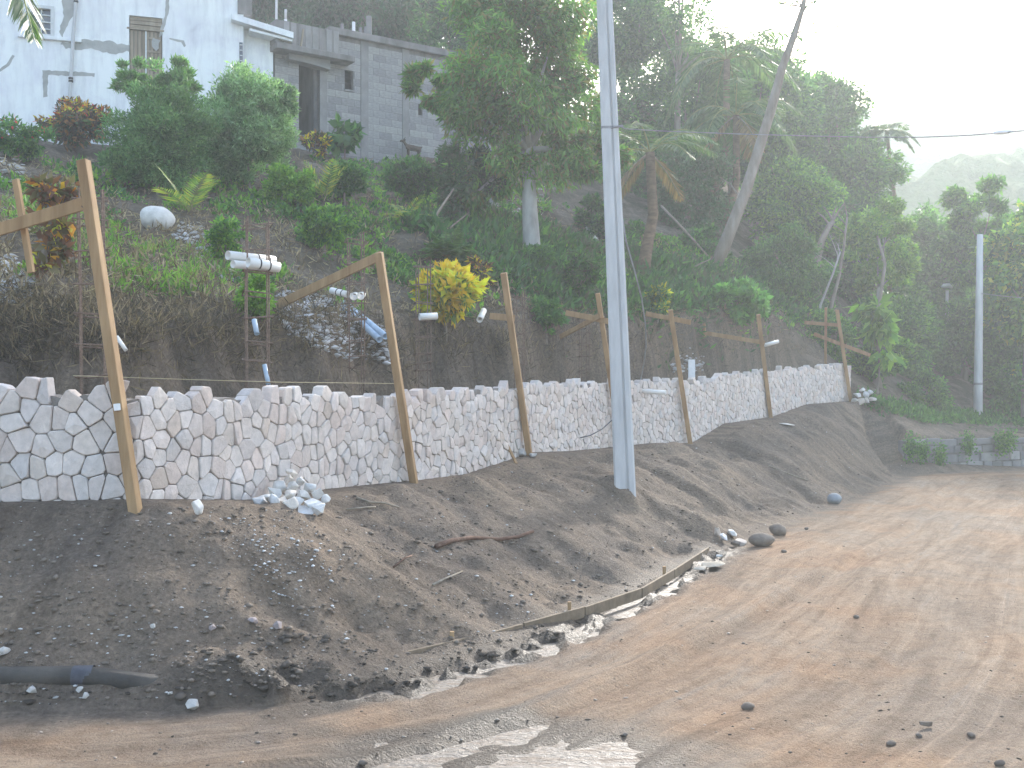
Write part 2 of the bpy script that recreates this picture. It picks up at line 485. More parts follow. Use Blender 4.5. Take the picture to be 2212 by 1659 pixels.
HILL_PX = [  # pixel, depth: points the hillside passes through
    (-300, 690, 12.2), (-100, 690, 11.8), (0, 690, 11.6), (150, 690, 11.5), (300, 690, 12), (450, 690, 12.8), (600, 700, 13.8), (750, 700, 15),
    (850, 705, 16), (1000, 705, 18), (1143, 700, 20), (1300, 700, 22.5), (1400, 700, 24.2), (1500, 692, 26), (1600, 692, 28), (1700, 705, 30),
    (1770, 760, 32), (1840, 815, 33), (340, 500, 17.5), (0, 560, 14), (-300, 500, 16), (100, 605, 13), (600, 570, 17), (720, 570, 19),
    (930, 690, 19), (880, 490, 23), (1150, 560, 25), (1060, 475, 28), (1380, 590, 28), (1550, 572, 32), (1400, 650, 26), (1800, 680, 36),
    (1700, 640, 35), (0, 335, 25), (300, 425, 22), (100, 405, 20), (500, 440, 23), (500, 345, 28.5), (700, 330, 31.5), (800, 345, 33),
    (950, 350, 34.5), (1050, 385, 34), (300, 345, 28), (0, 300, 28), (-300, 290, 28), (1300, 455, 36), (1600, 480, 42), (1800, 620, 44),
    (2000, 730, 50), (2212, 780, 52), (1900, 862, 35), (2000, 890, 36), (2112, 912, 39.5), (2212, 918, 40), (1965, 945, 29.2), (2212, 938, 31), (2500, 930, 33),
    (600, 190, 46), (1000, 190, 47), (0, 190, 44), (-400, 180, 46), (1300, 290, 52), (1600, 360, 58), (1900, 560, 66), (2300, 730, 70)]
hp = np.array([tuple(at(*q)) for q in HILL_PX])
hp = np.vstack([hp, [(-80, 30, 9), (-80, 70, 18), (-20, 90, 22), (25, 90, 12), (60, 90, 4), (60, 50, 2), (30, 40, 1.0), (120, 200, 0), (-120, 200, 24), (0, 200, 18), (-60, 14, 4)]])
def _phi(r): return r
_D = np.hypot(hp[:, None, 0] - hp[None, :, 0], hp[:, None, 1] - hp[None, :, 1])
_n = len(hp)
_A = np.zeros((_n + 3, _n + 3)); _A[:_n, :_n] = _phi(_D) - 0.25 * np.eye(_n)
_A[:_n, _n:] = np.c_[np.ones(_n), hp[:, :2]]; _A[_n:, :_n] = _A[:_n, _n:].T
_wts = np.linalg.solve(_A, np.r_[hp[:, 2], 0, 0, 0])
def hill_z(X, Y):
    z = np.zeros(X.shape)
    for i in range(_n):
        z += _wts[i] * np.hypot(X - hp[i, 0], Y - hp[i, 1])
    return z + _wts[_n] + _wts[_n + 1] * X + _wts[_n + 2] * Y

def grow(start, step, end, q):
    out = []; x = start
    while abs(x) < abs(end) or (x - start) * step < 0:
        step *= q; x += step; out.append(x)
        if (step > 0 and x >= end) or (step < 0 and x <= end): break
    return out
gx = np.array(sorted(grow(-7.0, -0.11, -300, 1.13) + list(np.arange(-7.0, 14.5, 0.078)) + grow(14.4, 0.12, 300, 1.13)))
gy = np.array(sorted(grow(5.6, -0.11, -60, 1.2) + list(np.arange(5.6, 34, 0.078)) + grow(33.9, 0.12, 500, 1.11)))
GX, GY = np.meshgrid(gx, gy)
dW, sW, iW = poly_dist(GX, GY, W_all)
dA, sA, iA = poly_dist(GX, GY, A_all)
behind = inside(GX, GY, np.vstack([W_all, [(300, 900), (-300, 900)]]))
bankside = inside(GX, GY, np.vstack([A_all, [(300, 900), (-300, 900)]]))
zb = np.interp(iW, np.arange(len(W_all)), W_zb)
# foreground: bank and road
t = dW / (dW + dA + 1e-6)
prof = np.interp(t, [0, 0.22, 0.5, 0.8, 1.0], [1, 0.95, 0.67, 0.2, 0.0])
lump = fbm(GX * 0.9, GY * 0.9, 3, 5) * 0.24 + fbm(GX * 4.0, GY * 4.0, 9, 4, 0.65) * 0.065
gully = fbm(sW * 2.2, dW * 0.35, 21, 4) * 0.15
zbank = zb * prof + (lump + gully) * smooth(0.03, 0.22, t) * (1 - smooth(0.86, 1.0, t)) * np.clip(zb, 0.15, 1)
# spoil heap at the lower left of the bank, and its clods
hx, hy = on_plane(640, 1440, 0.25).xy
heap = np.exp(-(((GX - hx) / 0.75) ** 2 + ((GY - hy) / 0.42) ** 2))
pole_xy = at(1352, 1046, 16.2)
zbank += 0.10 * np.exp(-((GX - pole_xy.x) ** 2 + (GY - pole_xy.y) ** 2) / 0.12)
zbank += heap * (0.13 + fbm(GX * 5, GY * 5, 31, 4, 0.6) * 0.26)
rut = fbm(sA * 0.16, dA * 2.3, 5, 4) * 0.055 + fbm(sA * 0.9, dA * 6, 6, 3) * 0.022 + fbm(GX * 3, GY * 3, 7, 3) * 0.016
rut += 0.045 * np.exp(-((dA - 1.55 - 0.25 * np.sin(sA * 0.35)) / 0.10) ** 2) - 0.035 * np.exp(-((dA - 1.75 - 0.25 * np.sin(sA * 0.35)) / 0.09) ** 2)
zroad = rut * smooth(0, 0.6, dA) + fbm(GX * 0.35, GY * 0.35, 8, 3) * 0.05
s610 = poly_dist(np.array([on_plane(560, 1515).x]), np.array([on_plane(560, 1515).y]), A_all)[1][0]
s1560 = poly_dist(np.array([on_plane(1560, 1182).x]), np.array([on_plane(1560, 1182).y]), A_all)[1][0]
ditch = smooth(s610 - 0.2, s610 + 0.9, sA) * (1 - smooth(s1560 - 1.2, s1560 + 0.6, sA)) * np.exp(-((dA - 0.22) / 0.22) ** 2)
ditch_n = fbm(GX * 6, GY * 6, 41, 4, 0.6) * 0.17
px_, py_ = on_plane(1050, 1615).xy
pud = np.hypot((GX - px_) / 1.25, (GY - py_ + 0.12) / 0.72) + fbm(GX * 1.3, GY * 2.0, 51, 4) * 0.55
puddle = 1 - smooth(0.55, 1.05, pud)
zroad += -0.075 * ditch + ditch_n * np.clip(ditch * 1.5, 0, 1) - 0.05 * puddle + fbm(GX * 6, GY * 10, 52, 3) * 0.034 * puddle
front = np.where(bankside, zbank, zroad)
# hillside with the trench and the cut behind the wall
hz = hill_z(GX, GY)
hz += fbm(GX * 0.5, GY * 0.5, 13, 4) * 0.35 * smooth(1.0, 3.0, dW) * np.clip((60 - GY) / 20, 0, 1) + fbm(GX * 3.5, GY * 3.5, 14, 3) * 0.10
sEnd = poly_dist(np.array([wall_xy[-1][0]]), np.array([wall_xy[-1][1]]), W_all)[1][0]
trench_m = 1 - smooth(sEnd - 2.5, sEnd + 0.3, sW)
trench = zb + 0.25
dj = dW + fbm(GX * 1.3, GY * 1.3, 15, 4) * 0.5
cut = smooth(0.75, 1.45, dj)
back = hz * (1 - trench_m) + trench_m * (trench + (hz - trench) * cut)
lo_m = smooth(sEnd + 1.5, sEnd + 2.6, sW)
back = back * (1 - lo_m) + lo_m * hz
back = np.where(dW < 0.3, front * 0 + zb + (back - zb) * smooth(0.05, 0.3, dW), back)
GZ = np.where(behind, back, front)

def ground(x, y):
    x = np.atleast_1d(np.asarray(x, float)); y = np.atleast_1d(np.asarray(y, float))
    i = np.clip(np.searchsorted(gx, x) - 1, 0, len(gx) - 2); j = np.clip(np.searchsorted(gy, y) - 1, 0, len(gy) - 2)
    u = np.clip((x - gx[i]) / (gx[i + 1] - gx[i]), 0, 1); v = np.clip((y - gy[j]) / (gy[j + 1] - gy[j]), 0, 1)
    return (GZ[j, i] * (1 - u) + GZ[j, i + 1] * u) * (1 - v) + (GZ[j + 1, i] * (1 - u) + GZ[j + 1, i + 1] * u) * v

_YS = np.concatenate([np.arange(5.0, 36, 0.04), np.arange(36, 90, 0.2)])
def hits(px, py, y0=5.0):
    """where the sight line through a pixel first meets the ground beyond depth y0"""
    px = np.atleast_1d(px).astype(float); py = np.atleast_1d(py).astype(float)
    out = np.zeros((len(px), 3))
    ys = _YS[_YS >= y0]
    for k in range(len(px)):
        X = (px[k] - CX) / F * ys; Z = CH + (CY - py[k]) / F * ys
        g = ground(X, ys)
        b = np.nonzero(Z <= g)[0]
        i = b[0] if len(b) else len(ys) - 1
        out[k] = (X[i], ys[i], g[i])
    return out
def hit(px, py, y0=5.0):
    return Vector(hits([px], [py], y0)[0])

# ground sheets -----------------------------------------------------
mask = np.zeros(GX.shape + (4,), np.float32); mask[..., 3] = 1
roadm = np.where(bankside, 0, smooth(0.0, 0.55, dA + fbm(GX * 2.5, GY * 2.5, 61, 4) * 0.5))
wet = np.where(bankside, 0.8 * np.clip(heap * 1.4, 0, 1), np.clip(ditch * 1.3, 0, 1)) 
wet = np.maximum(wet, np.where(bankside, smooth(0.86, 1.0, t) * 0.55 * np.clip(ditch * 2 + 0.15, 0, 1) * (sW < sEnd), (1 - smooth(0.02, 0.35, dA)) * 0.6 * np.clip(ditch * 2 + 0.15, 0, 1)))
wet = np.maximum(wet, (1 - smooth(0.7, 1.35, pud)) * 0.9 * ~bankside)
litter = np.where(behind, smooth(0.5, 1.6, dW), 0)
cutface = np.where(behind, trench_m * smooth(0.3, 0.6, dj) * (1 - smooth(1.3, 2.0, dj)), 0)
mask[..., 0] = roadm; mask[..., 1] = np.clip(wet, 0, 1); mask[..., 2] = litter * (1 - cutface)
UVg = np.stack([np.where(behind | bankside, sW, sA), np.where(behind | bankside, dW, dA)], -1)
VV = np.stack([GX, GY, GZ], -1).reshape(-1, 3)
ny, nx = GX.shape
jj, ii = np.meshgrid(np.arange(ny - 1), np.arange(nx - 1), indexing='ij')
quads = np.stack([jj * nx + ii, jj * nx + ii + 1, (jj + 1) * nx + ii + 1, (jj + 1) * nx + ii], -1).reshape(-1, 4)
fb = behind[:-1, :-1].reshape(-1); fk = bankside[:-1, :-1].reshape(-1)
def sheet(name, sel):
    q = quads[sel]
    used, inv = np.unique(q, return_inverse=True)
    me = np_mesh(name, VV[used], inv.reshape(q.shape), None, UVg.reshape(-1, 2)[used])
    ca = me.attributes.new('mask', 'FLOAT_COLOR', 'POINT')
    ca.data.foreach_set('color', np.ascontiguousarray(mask.reshape(-1, 4)[used]).ravel())
    o = link(name, me, M['earth'], None, True)
    return tag(o, kind='structure')
tag(sheet('road', ~fk), 'tan dirt road with wheel ruts curving away to the right')
tag(sheet('earth_bank', fk & ~fb), 'dark grey-brown loose earth bank between stone wall and road')
tag(sheet('hillside', fb), 'rough hillside of dry litter and limestone rubble above the wall')

# water in the roadside ditch and in the road puddle
def water_sheet(name, cx, cy, pts, z, label):
    g = Geo(); g.add([(x, y, z) for x, y in pts], [tuple(range(len(pts)))])
    tag(g.build(name, M['water']), label, kind='structure')
ring = [(px_ + 1.3 * math.cos(a), py_ - 0.12 + 0.85 * math.sin(a)) for a in np.linspace(0, 2 * math.pi, 40, endpoint=False)]
water_sheet('puddle', px_, py_, ring, float(np.median(GZ[(pud < 0.5) & ~bankside])) + 0.011, 'shallow muddy puddle in the dirt road')
Aw = A_all[2:]
dpts = []
for s_ in np.linspace(s610 - 0.3, s1560 + 0.2, 40):
    acc = 0
    for i in range(len(A_all) - 1):
        l = math.hypot(*(A_all[i + 1] - A_all[i]))
        if s_ <= acc + l:
            d = (A_all[i + 1] - A_all[i]) / l; p = A_all[i] + d * (s_ - acc); dpts.append((p, np.array([d[1], -d[0]]))); break
        acc += l
gw = Geo(); vs = []; fs = []
for k, (p, nrm) in enumerate(dpts):
    zc = float(ground(*(p + nrm * 0.22))[0])
    a = p - nrm * 0.06; b = p + nrm * 0.52
    zz = -0.066
    vs += [(a[0], a[1], zz), (b[0], b[1], zz)]
    if k: fs.append((2 * k - 2, 2 * k - 1, 2 * k + 1, 2 * k))
gw.add(vs, fs)
tag(gw.build('ditch_water', M['water']), 'thin water glinting in the muddy roadside ditch', kind='structure')

# far hills ----------------------------------------------------------
def hill(name, label, x0, x1, y0, y1, ridge, amp, sc, n=140):
    xs = np.linspace(x0, x1, n); ys = np.linspace(y0, y1, 60)
    X, Y = np.meshgrid(xs, ys)
    v = (Y - y0) / (y1 - y0)
    base = np.interp(X, [p[0] for p in ridge], [p[1] for p in ridge])
    z = base * np.clip(1 - ((v - 0.55) / 0.55) ** 2, 0, 1) ** 0.8 + fbm(X / sc, Y / sc, 71, 4, 0.4) * amp + fbm(X / (sc * 0.13), Y / (sc * 0.13), 72, 3) * amp * 0.5 - 1
    V = np.stack([X, Y, z], -1).reshape(-1, 3)
    ny_, nx_ = X.shape
    j, i = np.meshgrid(np.arange(ny_ - 1), np.arange(nx_ - 1), indexing='ij')
    q = np.stack([j * nx_ + i, j * nx_ + i + 1, (j + 1) * nx_ + i + 1, (j + 1) * nx_ + i], -1).reshape(-1, 4)
    return tag(link(name, np_mesh(name, V, q), M['forest'], None, True), label, kind='structure')
def rz(y, Y): return CH + (CY - y) / F * Y
hill('far_hill', 'pale hazy wooded ridge far behind the trees', -85, 205, 135, 265, [(-85, rz(330, 206)), (49, rz(252, 206)), (78, rz(236, 206)), (108, rz(242, 206)), (205, rz(300, 206))], 1.8, 30)
hill('near_hill', 'hazy wooded hill beyond the roadside trees', 10, 165, 75, 165, [(10, rz(520, 124)), (38, rz(440, 124)), (50, rz(356, 124)), (58, rz(352, 124)), (92, rz(330, 124)), (165, rz(460, 124))], 3.4, 11)
#=====SPLIT=====
# ------------------------------------------------------------------ new stone retaining wall
wxy = [Vector(p) for p in wall_xy]
w_s = [0.0]
for i in range(1, NW): w_s.append(w_s[-1] + (wxy[i] - wxy[i - 1]).length)
w_n = []
for i in range(NW):
    d = (wxy[min(i + 1, NW - 1)] - wxy[max(i - 1, 0)]).normalized()
    w_n.append(Vector((d.y, -d.x)))
def wall_pt(s, z, depth=0.0):
    x = float(np.interp(s, w_s, [p.x for p in wxy])); y = float(np.interp(s, w_s, [p.y for p in wxy]))
    nx_ = float(np.interp(s, w_s, [p.x for p in w_n])); ny_ = float(np.interp(s, w_s, [p.y for p in w_n]))
    l = math.hypot(nx_, ny_)
    return Vector((x + nx_ / l * depth, y + ny_ / l * depth, z))
def w_zb_at(s): return float(np.interp(s, w_s, wall_zb))
def w_zt_at(s): return float(np.interp(s, w_s, wall_zt))
def s_of_px(x): return float(np.interp(x, [q[0] for q in WALL_PX], w_s))

stone_wall = thing('stone_wall', 'pale pink and white rubble stone retaining wall with jagged unfinished top', 'wall', wall_pt(s_of_px(893), w_zb_at(s_of_px(893))))
STONE_COL = [(0.70, 0.615, 0.58), (0.72, 0.67, 0.625), (0.66, 0.665, 0.68), (0.75, 0.725, 0.71), (0.66, 0.57, 0.50), (0.71, 0.655, 0.63), (0.65, 0.625, 0.63), (0.74, 0.70, 0.68)]
STONE_COL = [tuple(0.62 * v + 0.38 * m for v, m in zip(c, (0.725, 0.68, 0.655))) for c in STONE_COL]
STONE_W = [5, 4, 4, 5, 1.3, 5, 3, 4]
rs = random.Random(11)
def clip_poly(poly, mx, mz, nx_, nz_):
    out = []
    for i in range(len(poly)):
        a = poly[i]; b = poly[(i + 1) % len(poly)]
        da = (a[0] - mx) * nx_ + (a[1] - mz) * nz_; db = (b[0] - mx) * nx_ + (b[1] - mz) * nz_
        if da <= 0: out.append(a)
        if (da < 0 < db) or (db < 0 < da):
            k = da / (da - db); out.append((a[0] + (b[0] - a[0]) * k, a[1] + (b[1] - a[1]) * k))
    return out
seeds = []
s = 0.15; col_i = 0
while s < w_s[-1] - 0.05:
    g_ = float(np.interp(s, [0, s_of_px(290), s_of_px(900), s_of_px(1300), w_s[-1]], [0.180, 0.176, 0.155, 0.132, 0.125]))
    z0 = w_zb_at(s) - 0.35; zt = w_zt_at(s) + rs.uniform(-0.035, 0.03)
    z = z0 + (g_ * 0.5 if col_i % 2 else 0)
    while z < zt + 0.5:
        real = z < zt - 0.05
        jx = rs.uniform(-0.36, 0.36) * g_; jz = rs.uniform(-0.36, 0.36) * g_
        if not real: jz += rs.uniform(-0.02, 0.06)
        seeds.append((s + jx, z + jz, real, g_)); z += g_ * rs.uniform(0.98, 1.3)
    s += g_ * 0.86; col_i += 1
S = np.array([(a, b) for a, b, _, _ in seeds])
stones = []
for i, (a, b, real, g_) in enumerate(seeds):
    if not real or b < w_zb_at(a) - 0.25: continue
    R = g_ * 1.25
    poly = [(a - R, b - R), (a + R, b - R), (a + R, b + R), (a - R, b + R)]
    near = np.nonzero((np.abs(S[:, 0] - a) < 2.6 * g_) & (np.abs(S[:, 1] - b) < 2.6 * g_))[0]
    for j in near:
        if j == i: continue
        dx, dz = S[j, 0] - a, S[j, 1] - b; l = math.hypot(dx, dz)
        if l < 1e-6: continue
        gap = rs.uniform(0.0015, 0.0048)
        poly = clip_poly(poly, a + dx / 2 - dx / l * gap, b + dz / 2 - dz / l * gap, dx / l, dz / l)
        if len(poly) < 3: break
    if len(poly) < 3: continue
    # cut the corners once so that the outline is rounded
    rnd = []
    for k in range(len(poly)):
        p, q = poly[k], poly[(k + 1) % len(poly)]
        if math.hypot(q[0] - p[0], q[1] - p[1]) < 0.02: 
            rnd.append(((p[0] + q[0]) / 2, (p[1] + q[1]) / 2)); continue
        c = rs.uniform(0.07, 0.17)
        rnd += [(p[0] + (q[0] - p[0]) * c, p[1] + (q[1] - p[1]) * c), (p[0] + (q[0] - p[0]) * (1 - c), p[1] + (q[1] - p[1]) * (1 - c))]
    poly = rnd
    cx_ = sum(p[0] for p in poly) / len(poly); cz_ = sum(p[1] for p in poly) / len(poly)
    n = len(poly); proud = rs.uniform(0.0, 0.02); tx, tz = rs.uniform(-0.12, 0.12), rs.uniform(-0.12, 0.12)
    def P3(q, k, dep):
        u = cx_ + (q[0] - cx_) * k; v = cz_ + (q[1] - cz_) * k
        return wall_pt(u, v, dep + (u - cx_) * tx + (v - cz_) * tz)
    vs = [P3(q, 1.0, -0.10) for q in poly] + [P3(q, 1.0, proud + 0.020) for q in poly] + [P3(q, 0.92, proud + 0.029 + rs.uniform(-0.003, 0.003)) for q in poly] + [P3((cx_, cz_), 1, proud + 0.034 + rs.uniform(-0.01, 0.01))]
    fs = []
    for k in range(n):
        k2 = (k + 1) % n
        fs += [(k, k2, n + k2, n + k), (n + k, n + k2, 2 * n + k2, 2 * n + k), (2 * n + k, 2 * n + k2, 3 * n)]
    fs.append(tuple(range(n - 1, -1, -1)))
    c = rs.choices(STONE_COL, STONE_W)[0]; f = rs.uniform(0.88, 1.08)
    area = n and (max(p[0] for p in poly) - min(p[0] for p in poly)) * (max(p[1] for p in poly) - min(p[1] for p in poly))
    Yd = wall_pt(cx_, cz_).y
    stones.append((area / Yd ** 2.2, vs, fs, tuple(v * f for v in c), wall_pt(cx_, cz_).x / Yd * F + CX))
stones.sort(key=lambda q: -q[0])
rest = Geo(); cnt = 0
for area, vs, fs, c, sx in stones:
    if cnt < 290 and sx > -20:
        Geo().add(vs, fs, c).build('stone', M['stone'], stone_wall); cnt += 1
    else:
        rest.add(vs, fs, c)
tag(rest.build('small_stones', M['stone'], stone_wall), kind='stuff')
# mortar and rubble core behind the facing
core = Geo(); vs = []; fs = []
ss = np.arange(0, w_s[-1] - 0.02, 0.12)
for k, s in enumerate(ss):
    zt = w_zt_at(s) - 0.10 + 0.05 * rs.uniform(-1, 1)
    zb_ = w_zb_at(s) - 0.4
    vs += [wall_pt(s, zb_, 0.004), wall_pt(s, zt, 0.004), wall_pt(s, zt, -0.30), wall_pt(s, zb_, -0.30)]
    if k:
        a = 4 * (k - 1); b = 4 * k
        fs += [(a, b, b + 1, a + 1), (a + 1, b + 1, b + 2, a + 2), (a + 2, b + 2, b + 3, a + 3)]
fs += [(0, 1, 2, 3), tuple(4 * (len(ss) - 1) + q for q in (3, 2, 1, 0))]
core.add(vs, fs).build('mortar_core', M['mortar'], stone_wall)

# ------------------------------------------------------------------ old low retaining wall beside the far road
low_wall = thing('low_wall', 'old stained grey retaining wall with moss beside the far end of the road', 'wall', (12, 29.4, 0))
lw_path = [Vector(p) for p in ((10.38, 28.95), (11.2, 29.18), (12.4, 29.68), (14.0, 30.32), (17, 31.4), (22, 33.15))]
rl = random.Random(5)
# coursed rubble pieces
course_h = [0.0, 0.22, 0.45, 0.66, 0.86]
tot = [0]
for i in range(1, len(lw_path)): tot.append(tot[-1] + (lw_path[i] - lw_path[i - 1]).length)
def lw(s, z, dep):
    x = float(np.interp(s, tot, [p.x for p in lw_path])); y = float(np.interp(s, tot, [p.y for p in lw_path]))
    return Vector((x + 0.34 * dep, y - 0.94 * dep, z))
gl = Geo()
for k in range(40):
    s0, s1 = k * tot[-1] / 40, (k + 1) * tot[-1] / 40
    h0 = 0.80
    gl.hexa([lw(s0, -0.2, 0.0), lw(s1, -0.2, 0.0), lw(s1, -0.2, -0.3), lw(s0, -0.2, -0.3), lw(s0, h0, 0.0), lw(s1, h0, 0.0), lw(s1, h0, -0.3), lw(s0, h0, -0.3)])
gl.build('wall_core', M['concrete_dark'], low_wall)
for ci in range(4):
    s = rl.uniform(0, 0.2)
    while s < 6.2:
        L = rl.uniform(0.25, 0.6); z0 = course_h[ci] + rl.uniform(-0.02, 0.02); z1 = course_h[ci + 1] - 0.025 + rl.uniform(-0.02, 0.02)
        e = min(s + L, 6.4); pr = rl.uniform(0.03, 0.07)
        g = Geo(); f_ = rl.uniform(0.6, 1.05)
        g.hexa([lw(s + 0.015, z0, 0.0), lw(e - 0.015, z0, 0.0), lw(e - 0.015, z0, -0.1), lw(s + 0.015, z0, -0.1), lw(s + 0.015, z1, 0.0), lw(e - 0.015, z1, 0.0), lw(e - 0.015, z1, -0.1), lw(s + 0.015, z1, -0.1)])
        for q in (0, 1, 4, 5):
            v = Vector(g.v[q]); g.v[q] = tuple(v + Vector((0.34, -0.94, 0)) * pr)
        g.c = [(f_, f_, f_)] * 8
        g.build('wall_stone', M['block'], low_wall, False, 0.015)
        s = e
# ------------------------------------------------------------------ timber posts and braces along the wall
def wall_Y(x): return float(np.interp(x, [q[0] for q in WALL_PX], [q[1] for q in WALL_PX]))
def lean_post(label, base, top, w, extra=(), tagbox=None):
    # clear of the stones at its foot and where it passes the top of the wall
    yt = float(np.interp(base[0], [q[0] for q in WALL_PX], [q[3] for q in WALL_PX]))
    k = (yt - base[1]) / (top[1] - base[1]); xt = base[0] + (top[0] - base[0]) * k
    clr = 0.16 if base[0] < 300 else 0.30
    Yb = wall_Y(base[0]) - clr - 0.03; Yt = min(wall_Y(xt) - clr + 0.03, Yb + 0.1)
    dY = max((Yt - Yb) / k, -0.6)
    base = (base[0], base[1], Yb); top = (top[0], top[1], Yb + dY)
    dx_ = top[2]
    ext = []
    for nm, p, q, ww, hh in extra:      # braces move with the post
        sh = lambda e: (e[0], e[1], e[2] + (Yb + dY * (base[1] - e[1]) / (base[1] - top[1]) - (wall_Y(base[0]) - 0.1)))
        ext.append((nm, sh(p), sh(q), ww, hh))
    extra = ext
    b = at(*base); t_ = at(*top)
    o = thing('timber_post', label, 'post', b, 'timber posts braced along the stone wall')
    d = (t_ - b).normalized()
    Geo().beam(b - d * 0.25, t_, w, w, Vector((0.2, 1, 0))).build('post', M['wood'], o, False, 0.006)
    for nm, p, q, ww, hh in extra:
        Geo().beam(at(*p), at(*q), ww, hh, Vector((0, 0, 1))).build(nm, M['wood'], o, False, 0.004)
    return o
pA = lean_post('tallest timber post, nearest the camera, with a long brace running off to the left', (288, 1074, 9.50), (180, 347, 9.72), 0.092,
    [('brace', (205, 433, 9.63), (-160, 545, 9.9), 0.025, 0.115), ('stake', (34, 388, 9.84), (68, 590, 9.84), 0.04, 0.06)])
bt = at(253, 880, 9.40)
Geo().box(bt, (0.055, 0.03, 0.06), (Vector((1, 0.2, 0.1)).normalized(), Vector((-0.2, 1, 0)).normalized(), Vector((-0.1, 0, 1)).normalized())).build('paper_tag', M['white_plastic'], pA, False, 0.004)
for yy in (428, 447):
    tw = [at(176 + 28 * k / 8, yy - 2 + 5 * math.sin(k * 0.8), 9.62 - 0.02) for k in range(9)]
    Geo().tube(tw, 0.006, 5).build('wire_tie', M['steel_rust'], pA)
lean_post('timber post with a long diagonal brace sloping down to its left, beside the blue pipes', (893, 1037, 13.82), (818, 546, 14.1), 0.092,
    [('brace', (824, 552, 14.02), (598, 660, 14.9), 0.03, 0.115)])
lean_post('timber post with a short crosspiece at the yellow croton bush', (1143, 980, 17.3), (1088, 590, 17.55), 0.092,
    [('crosspiece', (1058, 683, 17.55), (1112, 688, 17.45), 0.025, 0.10)])
lean_post('timber post just left of the near concrete pole, with a raking brace', (1336, 940, 20.2), (1291, 634, 20.5), 0.085,
    [('crosspiece', (1222, 676, 20.8), (1316, 695, 20.35), 0.025, 0.10), ('brace', (1297, 682, 20.35), (1210, 728, 21.3), 0.03, 0.09)])
lean_post('timber post with a crosspiece, just right of the near concrete pole', (1491, 958, 22.8), (1448, 670, 23.1), 0.092,
    [('crosspiece', (1395, 678, 23.6), (1492, 697, 22.9), 0.025, 0.10)])
lean_post('timber post beside the stub of white pipe, with a long rail to a stake', (1665, 903, 26.75), (1638, 680, 27.0), 0.095,
    [('rail', (1518, 719, 27.6), (1652, 741, 26.8), 0.025, 0.10), ('stake', (1521, 700, 27.65), (1523, 728, 27.65), 0.05, 0.08)])
lean_post('timber post at the wall\'s far end with a second upright and sloping rail', (1838, 870, 30.9), (1808, 670, 31.1), 0.095,
    [('upright', (1784, 665, 31.5), (1783, 790, 31.5), 0.07, 0.095), ('crosspiece', (1738, 697, 31.6), (1813, 703, 31.0), 0.025, 0.10),
     ('rail', (1758, 722, 31.6), (1880, 768, 30.8), 0.025, 0.10)])

# ------------------------------------------------------------------ reinforcing cages standing behind the wall
def cage(label, cx_, Y, wpx, ybot, ytop, rows, lean=0.0):
    b = at(cx_, ybot, Y)
    o = thing('rebar_cage', label, 'rebar', b, 'reinforcing cages behind the stone wall')
    h = wpx / F * Y / 2 * 0.72
    ang = 0.3
    ex = Vector((math.cos(ang), math.sin(ang), 0)); ey = Vector((-math.sin(ang), math.cos(ang), 0))
    rr = random.Random(cx_)
    for sx, sy in ((-1, -1), (1, -1), (1, 1), (-1, 1)):
        p = b + ex * h * sx * 0.72 + ey * h * sy * 0.72; q = at(cx_ + lean, ytop, Y) + ex * h * sx * 0.72 + ey * h * sy * 0.72
        q.z += rr.uniform(-0.08, 0.12)
        Geo().tube([p - Vector((0, 0, 0.4)), (p + q) / 2 + Vector((rr.uniform(-.015, .015), 0, 0)), q], 0.0095, 6).build('bar', M['steel_rust'], o)
    for yy in rows:
        k = (yy - ybot) / (ytop - ybot)
        c = at(cx_ + lean * k, yy, Y)
        j = rr.uniform(-0.02, 0.02); j2 = rr.uniform(-0.015, 0.015)
        pts = [c + ex * h * a + ey * h * b_ + Vector((0, 0, a * j + b_ * j2)) for a, b_ in ((-1, -1), (1, -1), (1, 1), (-1, 1), (-1, -1), (-0.6, -1.0))]
        Geo().tube(pts, 0.009, 5).build('stirrup', M['steel_rust'], o)
    return o
cage('rusty rebar cage of thin bars behind the nearest timber post', 203, 10.6, 96, 850, 422, [432, 482, 548, 614, 682, 748, 814], -8)
cage('rusty rebar cage carrying the bundle of white pipes', 556, 12.35, 84, 850, 482, [490, 543, 588, 637, 686, 742, 780, 824])
cage('rusty rebar cage just left of the post with the diagonal brace', 768, 14.6, 58, 850, 518, [523, 571, 613, 655, 690, 738, 770, 795])
cage('rusty rebar cage in front of the yellow croton bush', 914, 16.3, 50, 850, 570, [577, 615, 655, 690, 728, 765, 785, 800])
cage('rusty rebar cage just right of the post with the short crosspiece', 1122, 18.9, 36, 830, 640, [644, 668, 693, 722, 755, 788])
cage('rusty rebar cage nearly hidden behind the near concrete pole', 1262, 21.2, 32, 830, 690, [695, 720, 745, 770, 800])

# mason's string along the top of the wall
g = Geo(); g.tube([at(158, 812, 10.3), at(430, 821, 11.2), at(600, 826, 12.0), at(856, 829, 13.9)], 0.0035, 5)
tag(g.build('string_line', M['cord']), 'yellowish mason\'s string stretched above the wall to the second post', 'string')

